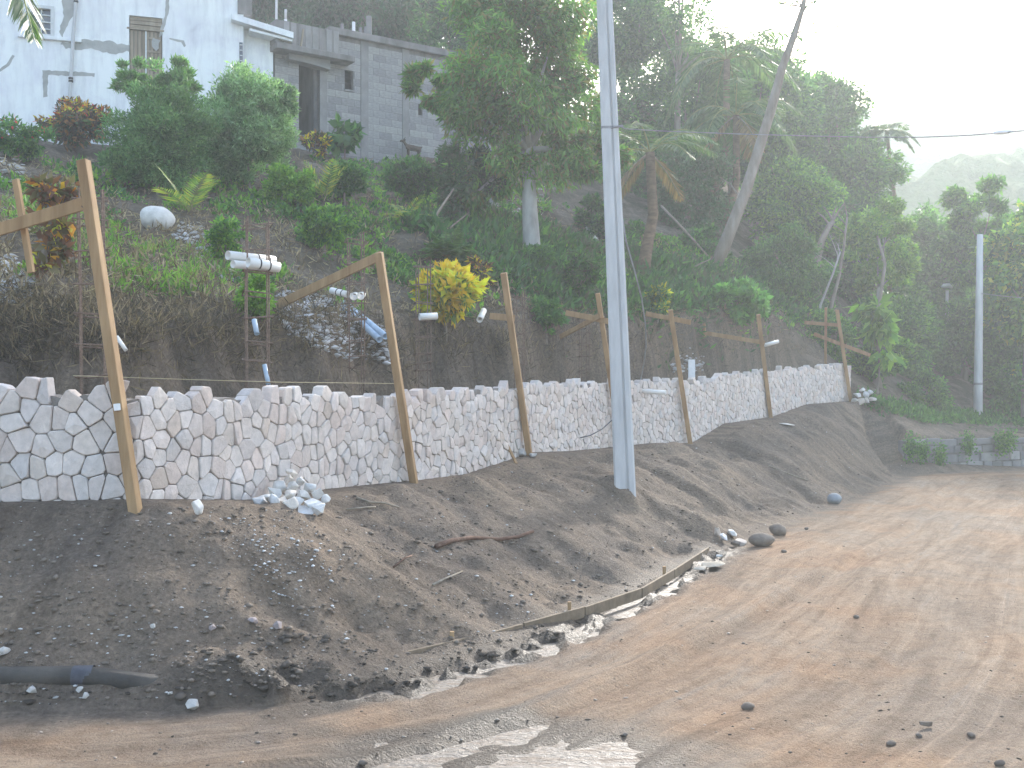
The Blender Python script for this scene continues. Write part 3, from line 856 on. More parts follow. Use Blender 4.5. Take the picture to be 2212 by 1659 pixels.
# ------------------------------------------------------------------ pipes
def pipe(name, label, p, q, r, mat, cat='pipe', group=None, th=0.006, bands=()):
    p = Vector(p); q = Vector(q)
    o = thing(name, label, cat, (p + q) / 2, group)
    Geo().pipe(p, q, r, th).build('tube', M[mat], o, False)
    for k in bands:
        c = p.lerp(q, k); d = (q - p).normalized() * 0.008
        Geo().pipe(c - d, c + d, r + 0.003, 0.002).build('strap', M['dark'], o)
    for k in o.children:
        if k.name.startswith('tube'):
            k.data.polygons.foreach_set('use_smooth', [abs(f.normal.dot((q - p).normalized())) < 0.5 for f in k.data.polygons])
    return o
pipe('plastic_pipe', 'upper back white pipe of the bundle lying on a rebar cage', at(492, 552, 12.25), at(592, 563, 12.75), 0.052, 'pvc', bands=(0.62, 0.85))
pipe('plastic_pipe', 'front white pipe of the bundle lying on a rebar cage', at(536, 567, 12.05), at(602, 578, 12.3), 0.058, 'pvc', bands=(0.35, 0.66))
pipe('plastic_pipe', 'lowest white pipe of the bundle lying on a rebar cage', at(503, 571, 12.2), at(596, 580, 12.7), 0.045, 'pvc')
pipe('plastic_pipe', 'short white pipe lying level by the yellow croton bush', at(906, 685, 16.1), at(944, 683, 16.2), 0.052, 'pvc')
pipe('plastic_pipe', 'short white pipe seen almost end on, right of the yellow croton bush', at(1036, 691, 17.6), at(1045, 672, 18.1), 0.05, 'pvc')
pipe('plastic_pipe', 'stub of white pipe jutting from the timber post near the wall\'s far end', at(1652, 746, 26.6), at(1681, 738, 26.7), 0.045, 'pvc')
pb = wall_pt(s_of_px(1384), rz(845, 21.4), -0.05)
pipe('drain_pipe', 'pale drain pipe sticking out of the wall right of the near concrete pole', pb, pb + Vector((0.50, -0.22, -0.03)), 0.045, 'pvc')
for (a, b, lab) in (((733, 655), (820, 734), 'lower'), ((744, 655), (833, 727), 'upper')):
    p = at(*a, 16.6); q = at(*b, 15.2)
    pipe('blue_pipe', lab + ' of the two light blue pipes lying side by side down the slope', p, q, 0.046, 'pvc_blue', bands=(0.18,))
pipe('plastic_pipe', 'pale pipe standing upright behind the wall under the pipe bundle', at(571, 788, 12.3), at(580, 832, 12.25), 0.026, 'pvc_blue')
pipe('plastic_pipe', 'short pale blue pipe end sticking out of the cut below the pipe bundle', at(549, 692, 12.7), at(555, 722, 12.6), 0.03, 'pvc_blue')
pipe('plastic_pipe', 'thin pale pipe leaning right of the nearest timber post', at(252, 728, 10.8), at(272, 757, 10.75), 0.02, 'pvc')
hp1 = hit(1290, 526, 22); hp0 = hit(1252, 484, 24)
pipe('plastic_pipe', 'white pipe lying on the slope between mango tree and concrete pole', hp0 + Vector((0, 0, .08)), hp1 + Vector((0, 0, .08)), 0.05, 'pvc')
for k, (x, y) in enumerate(((764, 641), (779, 640))):
    c = at(x, y, 14.5)
    o = thing('pipe_elbow', ('left' if k == 0 else 'right') + ' of the two white pipe elbows by the second timber post', 'pipe elbow', c)
    arc = [c + Vector((0.012 * math.sin(a), 0.11 * math.sin(a), 0.10 * (1 - math.cos(a)) * 0.5)) for a in np.linspace(0, 1.5, 7)]
    Geo().tube(arc, 0.044, 14, False).build('bend', M['pvc'], o, True)
    Geo().pipe(arc[0] - Vector((0, 0.03, 0)), arc[0] + Vector((0, 0.012, 0)), 0.05, 0.01).build('collar', M['pvc'], o)
ca = at(716, 628, 14.9); cb = at(752, 637, 14.7)
pipe('plastic_pipe', 'weathered white pipe end beside the two pipe elbows', ca, cb, 0.045, 'pvc', bands=(0.4, 0.7))
# big dark drain pipe lying in the mud, lower left
dp = [hit(x, y) for x, y in ((-260, 1466), (-60, 1466), (180, 1470), (440, 1462))]
zz = max(p.z for p in dp[1:3]) - 0.005
dp = [Vector((p.x, p.y, zz - 0.10 * (i == 3) - 0.01 * i)) for i, p in enumerate(dp)]
o = thing('drainage_pipe', 'long dark muddy drainage pipe half buried at the foot of the bank', 'pipe', dp[1])
Geo().tube(dp, 0.075, 20).build('tube', M['pipe_dark'], o, True)
lc = dp[2]; ld = (dp[2] - dp[1]).normalized() * 0.07
Geo().tube([lc - ld, lc + ld], 0.0775, 20, False).build('blue_label', M['pipe_label'], o, True)

# ------------------------------------------------------------------ utility poles, wires
def near_pole():
    b = at(1352, 1046, 16.2); b.z = float(ground(b.x, b.y)[0]) - 0.35
    top = Vector((b.x - 0.42, b.y + 0.1, b.z + 10.2))
    o = thing('utility_pole', 'tall grey concrete utility pole standing on the bank in front of the wall', 'utility pole', (b.x, b.y, b.z + 0.35))
    # square section with chamfers and a groove down the road face, turned a little
    sec = [(-0.5, -0.42), (-0.42, -0.5), (0.08, -0.5), (0.09, -0.40), (0.19, -0.40), (0.20, -0.5), (0.42, -0.5), (0.5, -0.42), (0.5, 0.42), (0.42, 0.5), (-0.42, 0.5), (-0.5, 0.42)]
    ang = -0.10; vs = []; fs = []; n = len(sec)
    for k in range(13):
        p = b.lerp(top, k / 12); w = 0.315 - 0.11 * k / 12
        for x, y in sec:
            vs.append(p + Vector((x * math.cos(ang) - y * math.sin(ang), x * math.sin(ang) + y * math.cos(ang), 0)) * w)
        if k:
            for q in range(n):
                q2 = (q + 1) % n
                fs.append(((k - 1) * n + q, (k - 1) * n + q2, k * n + q2, k * n + q))
    fs.append(tuple(12 * n + q for q in range(n)))
    Geo().add(vs, fs).build('shaft', M['concrete_pole'], o)
    h = at(1337, 272, 16.05)
    Geo().tube([h + Vector((-0.14, 0.12, 0)), h + Vector((0.06, 0, 0))], 0.014, 8).build('eye_bolt', M['wire'], o)
    # iron band
    for zb_ in (h.z,):
        kk = (zb_ - b.z) / (top.z - b.z); pk = b.lerp(top, kk); w = 0.315 - 0.11 * kk
        vs = []
        for dz in (-0.03, 0.03):
            for x, y in ((-0.5, -0.42), (-0.42, -0.5), (0.42, -0.5), (0.5, -0.42), (0.5, 0.42), (0.42, 0.5), (-0.42, 0.5), (-0.5, 0.42)):
                vs.append(pk + Vector((x * math.cos(ang) - y * math.sin(ang), x * math.sin(ang) + y * math.cos(ang), 0)) * (w + 0.008) + Vector((0, 0, dz * 0.6)))
        Geo().add(vs, [(q, (q + 1) % 8, 8 + (q + 1) % 8, 8 + q) for q in range(8)] + [tuple(range(7, -1, -1)), tuple(range(8, 16))]).build('iron_band', M['wire'], o)
    return o, h
pole1, hook = near_pole()
o = thing('overhead_wire', 'thin overhead service wire running from the near pole to the right', 'wire', hook)
wp = [hook, at(1352, 279, 16.0), at(1440, 284, 15.9), at(1600, 290, 15.7), at(1740, 294, 15.5), at(1880, 297, 15.3), at(1990, 297, 15.1), at(2090, 293, 15.0), at(2165, 287, 14.9), at(2300, 275, 14.7), at(2900, 190, 13.5)]
Geo().tube(wp, 0.0075, 6).build('conductor', M['wire'], o, True)
ci = at(2165, 287, 14.9)
Geo().tube([ci + Vector((-0.12, 0, -0.012)), ci + Vector((-0.09, 0, 0)), ci + Vector((0, 0, 0.006)), ci + Vector((0.09, 0, 0.014)), ci + Vector((0.13, 0, 0.02))], [0.01, 0.026, 0.03, 0.024, 0.01], 10).build('splice', M['white_plastic'], o, True)
g = Geo(); g.tube([at(1342, 455, 16.15), at(1352, 520, 16.3), at(1372, 590, 16.8), at(1386, 645, 17.4), at(1394, 700, 18.0), at(1396, 745, 18.7), at(1391, 785, 19.8), at(1383, 826, 21.8)], 0.013, 6)
tag(g.build('hanging_cable', M['cable'], None, True), 'slack grey cable hanging from the near pole down behind the wall', 'cable')
g = Geo(); g.tube([at(1254, 946, 17.8), at(1275, 941, 17.6), at(1300, 928, 17.2), at(1322, 908, 16.6), at(1334, 880, 16.35)], 0.009, 6)
tag(g.build('cable_end', M['cable'], None, True), 'thin loose cable curving out left of the near pole', 'cable')
b = at(2112, 918, 39.4); gz = float(ground(b.x, b.y)[0])
o = thing('utility_pole', 'slim round concrete pole standing alone at the far right', 'utility pole', (b.x, b.y, gz))
tp = at(2117, 507, 39.4)
Geo().tube([Vector((b.x, b.y, gz - 0.3)), b.lerp(tp, 0.22), b.lerp(tp, 0.6), tp], [0.165, 0.15, 0.128, 0.105], 16).build('shaft', M['concrete_pole'], o, True)
bj = b.lerp(tp, 0.215)
Geo().tube([bj - Vector((0, 0, 0.04)), bj + Vector((0, 0, 0.04))], 0.162, 16, True).build('band', M['concrete'], o)
g = Geo(); g.tube([at(2118, 634, 39.3), at(2165, 640, 38.5), at(2230, 646, 37.5), at(2500, 640, 34)], 0.013, 6)
tag(g.build('low_wire', M['wire'], None, True), 'thin wire from the far pole to the right edge', 'wire')
lb = at(2046, 700, 44); 
o = thing('lamp_post', 'small lamp on a thin grey post among the dark trees left of the far pole', 'lamp post', (lb.x, lb.y, float(ground(lb.x, lb.y)[0])))
Geo().tube([Vector((lb.x, lb.y, float(ground(lb.x, lb.y)[0]) - 0.2)), at(2046, 628, 44)], [0.08, 0.06], 10).build('post', M['concrete_pole'], o, True)
lh = at(2045, 622, 44)
Geo().tube([lh + Vector((-0.22, 0, 0.03)), lh + Vector((-0.1, 0, 0.08)), lh + Vector((0.08, 0, 0.09)), lh + Vector((0.24, 0, 0.0))], [0.03, 0.09, 0.10, 0.03], 10).build('lamp_head', M['white_plastic'], o, True)
#=====SPLIT=====
# ------------------------------------------------------------------ houses
class Front:
    """a house front: a along it, z up, out towards the road"""
    def __init__(s, O, e1):
        s.O = Vector(O); s.e1 = Vector(e1).normalized(); s.e2 = Vector((s.e1.y, -s.e1.x))
    def pt(s, a, z, out=0.0):
        p = s.O + s.e1 * a + s.e2 * out
        return Vector((p.x, p.y, z))
    def az(s, px, py, out=0.0):
        k = (px - CX) / F; O = s.O + s.e2 * out
        a = (k * O.y - O.x) / (s.e1.x - k * s.e1.y)
        return a, CH + (CY - py) / F * (O.y + s.e1.y * a)
    def box(s, g, a0, a1, z0, z1, o0, o1):
        return g.hexa([s.pt(a0, z0, o1), s.pt(a1, z0, o1), s.pt(a1, z0, o0), s.pt(a0, z0, o0), s.pt(a0, z1, o1), s.pt(a1, z1, o1), s.pt(a1, z1, o0), s.pt(a0, z1, o0)])
    def wall(s, g, a0, a1, z0, z1, o0, o1, openings):
        as_ = sorted({a0, a1, *[q for w in openings for q in w[:2]]}); zs = sorted({z0, z1, *[q for w in openings for q in w[2:]]})
        for zi in range(len(zs) - 1):          # merge runs along a
            run = None
            for ai in range(len(as_) - 1):
                ca, cz = (as_[ai] + as_[ai + 1]) / 2, (zs[zi] + zs[zi + 1]) / 2
                hole = any(w[0] < ca < w[1] and w[2] < cz < w[3] for w in openings)
                if not hole:
                    run = (run[0], as_[ai + 1]) if run else (as_[ai], as_[ai + 1])
                if (hole or ai == len(as_) - 2) and run:
                    s.box(g, run[0], run[1], zs[zi], zs[zi + 1], o0, o1); run = None
        return g

# --- white house, upper left
FW = Front((-10.2, 30.0), (0.9523, 0.3051))
house = thing('white_house', 'old whitewashed house with patched cracks and a boarded wooden door', 'house', FW.pt(0, 9.0))
aL = FW.az(-420, 0)[0]; aR = FW.az(526, 0)[0]; aE = FW.az(590, 0, -0.25)[0]
z_d0 = 10.35
da0, dz1 = FW.az(279, 33); da1 = FW.az(351, 33)[0]
wa0, wz1 = FW.az(66, 14); wa1, wz0 = FW.az(111, 78)
zTop = FW.az(400, 2)[1] + 0.5
ops = [(da0, da1, z_d0, dz1), (wa0, wa1, wz0, wz1)]
g = Geo(); FW.wall(g, aL, aR, 8.2, zTop, -0.2, 0.0, ops)
wallw = g.build('wall', M['whitewash'], house)
# the lower wing set back to the right, its narrow window
na0, nz1 = FW.az(517, 92, -0.25); na1, nz0 = FW.az(530, 152, -0.25)
na0, nz1 = FW.az(531, 92, -0.25)[0] - 0.16, nz1
na1 = na0 + 0.14
zWing = FW.az(585, 70, -0.25)[1] + 0.02
g = Geo(); FW.wall(g, aR - 0.0, aE, 8.2, zWing, -0.45, -0.25, [(na0, na1, nz0, nz1)] if na0 > aR else [])
FW.box(g, aE - 0.2, aE, 8.2, zWing, -5.0, -0.451)
g.build('wing_wall', M['whitewash'], house)
g = Geo(); FW.box(g, aL, aR - 0.002, 8.2, zTop, -5.2, -5.0); FW.box(g, aL, aL + 0.2, 8.2, zTop, -4.99, -0.21); FW.box(g, aR - 0.2, aR - 0.003, zWing - 0.5, zTop, -4.99, -0.21)
FW.box(g, aL + 0.21, aR - 0.21, 9.9, 10.0, -4.98, -0.22)
g.build('rear_wall', M['whitewash'], house)
# narrow window of the main wall near its right end (photo: between door and wing)
sa0, sz1 = FW.az(517, 92); sa1, sz0 = FW.az(530, 150)
sa1 = min(sa1, aR - 0.02)
w = Geo(); FW.box(w, sa0, sa1, sz0, sz1, 0.002, 0.012)
nw = w.build('narrow_window', M['glass_dark'], house)
w = Geo(); FW.box(w, sa0 - 0.05, sa1 + 0.02, sz0 - 0.07, sz0 - 0.004, 0.003, 0.07); w.build('sill', M['frame_paint'], nw)
for k in range(5):
    w = Geo(); zz = sz0 + (sz1 - sz0) * (k + 0.5) / 5; FW.box(w, sa0 + 0.01, sa1 - 0.01, zz - 0.012, zz + 0.012, 0.013, 0.03); w.build('louvre', M['frame_paint'], nw)
# roof slab of the wing with its sloping verge, and the main roof edge
r0 = FW.az(500, 28, 0.3); r1 = FW.az(634, 70, 0.3)
g = Geo()
def slab(g, pa, pb, th, o0, o1):
    (a0, z0), (a1, z1) = pa, pb
    g.hexa([FW.pt(a0, z0 - th, o1), FW.pt(a1, z1 - th, o1), FW.pt(a1, z1 - th, o0), FW.pt(a0, z0 - th, o0), FW.pt(a0, z0, o1), FW.pt(a1, z1, o1), FW.pt(a1, z1, o0), FW.pt(a0, z0, o0)])
slab(g, r0, r1, 0.17, -4.5, 0.30)
rf = g.build('wing_roof', M['whitewash'], house)
g = Geo(); slab(g, (r0[0] + 0.5, r0[1] - 0.35), (r1[0] - 0.02, r1[1] - 0.172), 0.07, -4.4, 0.22); g.build('roof_batten', M['whitewash'], rf)
g = Geo(); FW.box(g, aL - 0.2, aR + 0.05, zTop, zTop + 0.12, -5.4, 0.25); mr_ = g.build('roof_slab', M['concrete'], house)
e0 = FW.az(515, 14, 0.05); e1_ = FW.az(535, 30, 0.05)
g = Geo(); FW.box(g, e0[0] - 0.02, e1_[0] + 0.12, e1_[1] - 0.02, e0[1] + 0.25, -0.2, 0.06); g.build('broken_roof_edge', M['concrete_dark'], mr_)
# window with glazing bars
w = Geo(); FW.box(w, wa0, wa1, wz0, wz1, -0.12, -0.10); win = w.build('window', M['glass_dark'], house)
w = Geo(); fw = 0.07
FW.wall(w, wa0 - fw, wa1 + fw, wz0 - 0.02, wz1 + 0.05, -0.09, 0.03, [(wa0 + 0.02, wa1 - 0.02, wz0 + 0.03, wz1 - 0.03)]); w.build('frame', M['frame_paint'], win)
for k in range(1, 4):
    zz = wz0 + (wz1 - wz0) * k / 4; w = Geo(); FW.box(w, wa0 + 0.021, wa1 - 0.021, zz - 0.015, zz + 0.015, -0.098, -0.05); w.build('glazing_bar', M['frame_paint'], win)
w = Geo(); FW.box(w, (wa0 + wa1) / 2 - 0.015, (wa0 + wa1) / 2 + 0.015, wz0 + 0.031, wz1 - 0.031, -0.0985, -0.06); w.build('mullion', M['frame_paint'], win)
w = Geo(); FW.box(w, wa0 - 0.3, wa1 + 0.75, wz0 - 0.12, wz0 - 0.03, 0.002, 0.09); w.build('sill', M['whitewash'], win, False, 0.01)
# boarded door: transom boards over two leaves
dr = thing('door', None, None, FW.pt((da0 + da1) / 2, z_d0)); del_keys = [k for k in ('label', 'category') if k in dr]
dr.parent = house; dr.location = dr.location - house.location
zt_ = FW.az(300, 62)[1]
g = Geo(); FW.box(g, da0 + 0.01, da1 - 0.01, z_d0, dz1, -0.19, -0.14); g.build('backing', M['dark'], dr)
for k in range(3):
    h = (dz1 - zt_) / 3; g = Geo(); FW.box(g, da0 + 0.015, da1 - 0.015, zt_ + k * h + 0.012, zt_ + (k + 1) * h - 0.006, -0.13, -0.06 + 0.012 * (k % 2)); g.build('transom_board', M['wood_old'], dr)
g = Geo(); FW.box(g, da0 - 0.06, da1 + 0.04, zt_ - 0.035, zt_ + 0.01, -0.12, 0.02); g.build('lintel', M['wood_old'], dr)
npl = 8
for k in range(npl):
    w_ = (da1 - da0 - 0.03) / npl; a = da0 + 0.015 + k * w_
    g = Geo(); FW.box(g, a + 0.008, a + w_ - 0.008, z_d0 + 0.02, zt_ - 0.045, -0.13, -0.085 + 0.02 * (k >= npl // 2) + 0.006 * (k % 3)); g.build('plank', M['wood_old'], dr)
for k in range(5):
    zz = z_d0 + 0.3 + k * 0.37; g = Geo(); FW.box(g, (da0 + da1) / 2 + 0.02, da1 - 0.03, zz, zz + 0.055, -0.05, -0.03); g.build('ledge', M['wood_old'], dr)
g = Geo(); FW.box(g, (da0 + da1) / 2 - 0.02, (da0 + da1) / 2 + 0.02, z_d0 + 0.03, zt_ - 0.05, -0.052, -0.02); g.build('meeting_stile', M['frame_paint'], dr)
# downpipe, leaning a little, with two brackets
pp = [FW.pt(*FW.az(x, y, 0.1), 0.1) for x, y in ((166, -60), (163, 20), (158, 80), (155, 140), (151, 200), (147, 300))]
g = Geo(); g.tube(pp, 0.045, 12); dpp = g.build('downpipe', M['concrete_pole'], house, True)
for x, y in ((164, 4), (153, 170), (153, 176)):
    c = FW.pt(*FW.az(x, y, 0.1), 0.1); g = Geo(); g.tube([c - Vector((0, 0, 0.025)), c + Vector((0, 0, 0.025))], 0.06, 12); g.build('bracket', M['dark'], dpp)
# cement over the cracks: thin irregular patches
def patch(pts, out, seed, jit=3.0):
    rr = random.Random(seed); ring_ = []
    for i in range(len(pts)):
        p, q = pts[i], pts[(i + 1) % len(pts)]
        L = math.hypot(q[0] - p[0], q[1] - p[1]); n = max(1, int(L / 7))
        for k in range(n):
            ring_.append((p[0] + (q[0] - p[0]) * k / n + rr.uniform(-jit, jit), p[1] + (q[1] - p[1]) * k / n + rr.uniform(-jit, jit)))
    f = [FW.pt(*FW.az(x, y, out), out) for x, y in ring_]; b_ = [FW.pt(*FW.az(x, y, 0), 0.0005) for x, y in ring_]
    n = len(f); g = Geo()
    g.add(f + b_, [tuple(range(n))] + [(k, (k + 1) % n, n + (k + 1) % n, n + k) for k in range(n)])
    g.build('cement_patch', M['cement_patch'], wallw)
patch([(133, -10), (168, -10), (166, 20), (150, 48), (134, 82), (127, 70), (137, 35)], 0.006, 1, 1.5)
patch([(128, 94), (168, 90), (182, 82), (200, 90), (230, 88), (262, 96), (279, 96), (279, 110), (250, 116), (222, 112), (196, 106), (165, 108), (142, 104)], 0.007, 2, 2.5)
patch([(92, 152), (205, 158), (204, 166), (104, 162), (102, 210), (93, 212)], 0.006, 3, 1.2)
patch([(359, 0), (366, 0), (364, 30), (357, 52), (349, 76), (343, 82), (346, 64), (355, 36)], 0.006, 4, 1.2)
patch([(330, 82), (346, 86), (342, 104), (336, 112), (328, 100)], 0.006, 5, 1.5)
patch([(26, 118), (32, 122), (20, 142), (-4, 158), (-30, 164), (-30, 158), (-2, 150), (14, 138)], 0.006, 6, 1.2)
patch([(365, 83), (398, 88), (402, 100), (398, 102), (392, 92), (366, 86)], 0.006, 7, 0.8)
patch([(380, 120), (392, 118), (394, 150), (384, 150)], 0.005, 8, 2)
# roof clutter: thin mast and stubs
c = FW.pt(*FW.az(597, 52, -0.4), -0.4); g = Geo(); g.tube([c - Vector((0, 0, 0.1)), c + Vector((0, 0, 3.0))], 0.035, 10)
tag(g.build('roof_mast', M['concrete_pole']), 'thin metal mast standing on the white house roof', 'mast')
c = FW.pt(*FW.az(617, 62, -0.5), -0.5); o = thing('vent_pipe', 'short two-tone vent pipe beside the mast on the white roof', 'vent pipe', c)
g = Geo(); g.tube([c, c + Vector((0, 0, 0.26))], 0.045, 10); g.build('base', M['white_plastic'], o, True)
g = Geo(); g.tube([c + Vector((0, 0, 0.262)), c + Vector((0, 0, 0.55))], 0.035, 10); g.build('pipe', M['concrete_pole'], o, True)

# --- unfinished grey block house
FG = Front((-6.72, 31.5), (0.823, 0.568))
gh = thing('block_house', 'unfinished grey concrete block house with a dark doorway', 'house', FG.pt(1.2, 9.2))
zf, zr = 8.9, 12.62
d0, dt = FG.az(646, 137); d1 = FG.az(691, 137)[0]
v0, vt = FG.az(745, 149); v1, vb = FG.az(763, 196)
u0, ut = FG.az(904, 222); u1, ub = FG.az(913, 250)
a_end = 7.2; a_st = FG.az(594, 100)[0]
ops = [(d0, d1, 9.55, dt), (v0, v1, vb, vt), (u0, u1, ub, ut)]
g = Geo(); FG.wall(g, a_st, a_end, zf, zr, -0.17, -0.012, ops)
gw_ = g.build('wall', M['concrete_dark'], gh)
# laid blocks proud of the joints
bm = bmesh.new(); bmesh.ops.create_cube(bm, size=1.0)
bmesh.ops.bevel(bm, geom=bm.edges[:], offset=0.02, segments=1, affect='EDGES')
block_me = bpy.data.meshes.new('block'); bm.to_mesh(block_me); bm.free(); block_me.materials.append(M['block'])
_nt = M['block'].node_tree; _oi = _nt.nodes.new('ShaderNodeObjectInfo'); _b = _nt.nodes['Principled BSDF']
_src = _b.inputs['Base Color'].links[0].from_socket
_rr = ramp(_nt.nodes, [(0.0, (0.78, 0.78, 0.79)), (0.5, (1, 1, 1)), (1.0, (1.14, 1.13, 1.1))], _oi.outputs['Random'], _nt.links)
_nt.links.new(mixc(_nt.nodes, _nt.links, _src, _rr.outputs[0], 1.0, 'MULTIPLY'), _b.inputs['Base Color'])
ca_ = block_me.attributes.new('col', 'FLOAT_COLOR', 'POINT'); ca_.data.foreach_set('color', np.ones(len(block_me.vertices) * 4, np.float32))
rot = math.atan2(FG.e1.y, FG.e1.x); rb = random.Random(3); gl_ = gw_.location
pil = [(2.64, 2.90), (4.06, 4.30)]
blocked = ops + [(p0, p1, zf, zr) for p0, p1 in pil]
ch = 0.212; bl = 0.42; row = 0; z = zf
while z + ch <= zr - 0.05:
    a = a_st - (0.21 if row % 2 else 0)
    while a < a_end:
        pieces = [(max(a, a_st), min(a + bl, a_end))]
        for w in blocked:
            if w[2] - 0.02 < z + ch / 2 < w[3] + 0.02:
                nw_ = []
                for p0, p1 in pieces:
                    if p1 <= w[0] or p0 >= w[1]: nw_.append((p0, p1)); continue
                    if w[0] - p0 > 0.06: nw_.append((p0, w[0]))
                    if p1 - w[1] > 0.06: nw_.append((w[1], p1))
                pieces = nw_
        for p0, p1 in pieces:
            if p1 - p0 < 0.06: continue
            bo = bpy.data.objects.new('block', block_me); C.objects.link(bo); bo.parent = gw_
            out = rb.uniform(-0.004, 0.004)
            bo.location = FG.pt((p0 + p1) / 2, z + ch / 2, -0.05 + out)
            bo.rotation_euler = (0, 0, rot)
            bo.scale = (p1 - p0 - 0.010, 0.09, ch - 0.012)
        a += bl
    z += ch; row += 1
for p0, p1 in pil:
    g = Geo(); FG.box(g, p0, p1, zf, zr, -0.165, 0.02); g.build('column', M['concrete'], gh, False, 0.01)
g = Geo(); FG.box(g, v0 - 0.03, v1 + 0.03, vb - 0.05, vb, -0.16, 0.03); g.build('sill', M['concrete'], gh)
g = Geo(); FG.box(g, d1, d1 + 0.22, 9.0, dt, -0.16, 0.012); g.build('door_jamb', M['concrete'], gh)
g = Geo(); FG.box(g, 1.55, a_end + 0.2, zr, zr + 0.2, -4.5, 0.16); g.build('roof_beam', M['concrete_dark'], gh, False, 0.01)
c0 = FG.az(598, 100, 0.55)[0]; c1 = FG.az(768, 128, 0.55)[0]; cz = FG.az(690, 112, 0.55)[1]
g = Geo(); FG.box(g, c0, c1, cz - 0.11, cz + 0.06, -0.3, 0.55); g.build('canopy', M['concrete_dark'], gh, False, 0.015)
p1a = FG.az(733, 62, 0.45)[0]; pz = FG.az(690, 60, 0.45)[1]
g = Geo(); FG.box(g, c0, p1a, cz + 0.062, pz, -0.3, 0.45); par = g.build('parapet', M['concrete_dark'], gh, False, 0.02)
for k in range(9):
    aa = c0 + (p1a - c0) * (k + 0.5) / 9; g = Geo(); FG.box(g, aa - 0.08, aa + 0.08, cz + 0.07, pz - 0.01, 0.451, 0.462 + 0.006 * (k % 2)); g.build('shutter_board_mark', M['concrete'] if k % 3 else M['concrete_dark'], par)
# flared lintel over the doorway
g = Geo(); vs = []; m_ = 10
for k in range(m_ + 1):
    a = d0 - 0.42 + (d1 - d0 + 0.62) * k / m_; zl = dt - 0.02 - 0.10 * (k / m_) ** 2
    vs += [FG.pt(a, zl, 0.28), FG.pt(a, cz - 0.112, 0.28), FG.pt(a, cz - 0.112, -0.1), FG.pt(a, zl, -0.1)]
fs = []
for k in range(m_):
    a, b_ = 4 * k, 4 * k + 4
    fs += [(a, b_, b_ + 1, a + 1), (a + 3, b_ + 3, b_, a), (a + 1, b_ + 1, b_ + 2, a + 2)]
fs += [(0, 1, 2, 3), (4 * m_ + 3, 4 * m_ + 2, 4 * m_ + 1, 4 * m_)]
g.add(vs, fs); g.build('lintel', M['concrete'], gh)
# dim room behind the doorway
g = Geo(); FG.box(g, a_st, a_end, zf, zr, -4.4, -4.2); FG.box(g, a_st, a_st + 0.18, zf, zr, -4.19, -0.18); FG.box(g, a_end - 0.18, a_end, zf, zr, -4.19, -0.18)
FG.box(g, a_st + 0.2, a_end - 0.2, 9.35, 9.5, -4.15, -0.19); FG.box(g, a_st + 0.2, a_end - 0.2, zr - 0.1, zr - 0.003, -4.15, -0.19); FG.box(g, d0 + 0.55, d0 + 0.68, 9.51, zr - 0.12, -3.0, -0.2)
g.build('inner_walls', M['concrete_dark'], gh)
# stubs of columns and starter bars on the roof
stubs = [(640, 62, 0.20, 0.05), (806, 62, 0.0, 0)]
for k, (x, yb, yt, r, mt) in enumerate(((739, 68, 52, 0.05, 'concrete'), (764, 66, 48, 0.05, 'white_plastic'), (790, 76, 58, 0.055, 'concrete'), (779, 74, 60, 0.045, 'concrete'))):
    c = FG.pt(*FG.az(x, yb, -0.2), -0.2); c.z = zr + 0.2; t_ = FG.pt(*FG.az(x, yt, -0.2), -0.2)
    g = Geo(); g.tube([c, Vector((c.x, c.y, max(t_.z, c.z + 0.12)))], r, 8); g.build('roof_stub', M[mt], gh)
c = FG.pt(*FG.az(797, 76, -0.2), -0.2); c.z = zr + 0.2; t_ = FG.pt(*FG.az(797, 36, -0.2), -0.2)
g = Geo(); g.box((c + Vector((c.x, c.y, t_.z))) / 2, (0.15, 0.15, t_.z - c.z)); g.build('column_stub', M['concrete'], gh)
g = Geo(); b0 = FG.pt(*FG.az(742 - 96, 62, 0.2), 0.2); g.tube([FG.pt(*FG.az(650, 100, 0.5), 0.5), FG.pt(*FG.az(655, 64, 0.47), 0.47)], 0.03, 6); g.build('plank_prop', M['wood_old'], gh)
#=====SPLIT=====
# ------------------------------------------------------------------ vegetation
GREEN = [(0.040, 0.092, 0.030), (0.058, 0.132, 0.038), (0.084, 0.172, 0.042), (0.048, 0.112, 0.040)]
MANGO = [(0.062, 0.128, 0.036), (0.085, 0.170, 0.042), (0.125, 0.225, 0.05), (0.075, 0.150, 0.038), (0.14, 0.125, 0.05)]
LIME = [(0.10, 0.20, 0.035), (0.14, 0.25, 0.04), (0.08, 0.16, 0.035), (0.17, 0.27, 0.05)]
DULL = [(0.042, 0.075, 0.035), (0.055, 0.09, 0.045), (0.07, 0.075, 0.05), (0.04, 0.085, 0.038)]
PALE = [(0.10, 0.17, 0.07), (0.14, 0.22, 0.10), (0.19, 0.27, 0.13), (0.08, 0.14, 0.06)]
CROTON = [(0.08, 0.04, 0.03), (0.06, 0.055, 0.03), (0.11, 0.065, 0.035), (0.05, 0.08, 0.028), (0.24, 0.11, 0.04)]
YELLOW = [(0.62, 0.42, 0.03), (0.55, 0.33, 0.02), (0.45, 0.36, 0.04), (0.20, 0.22, 0.03), (0.10, 0.15, 0.03)]
DRY = [(0.20, 0.15, 0.10), (0.15, 0.11, 0.075), (0.28, 0.22, 0.15), (0.11, 0.08, 0.06)]

def unit(v): return v / (np.linalg.norm(v, axis=-1, keepdims=True) + 1e-9)

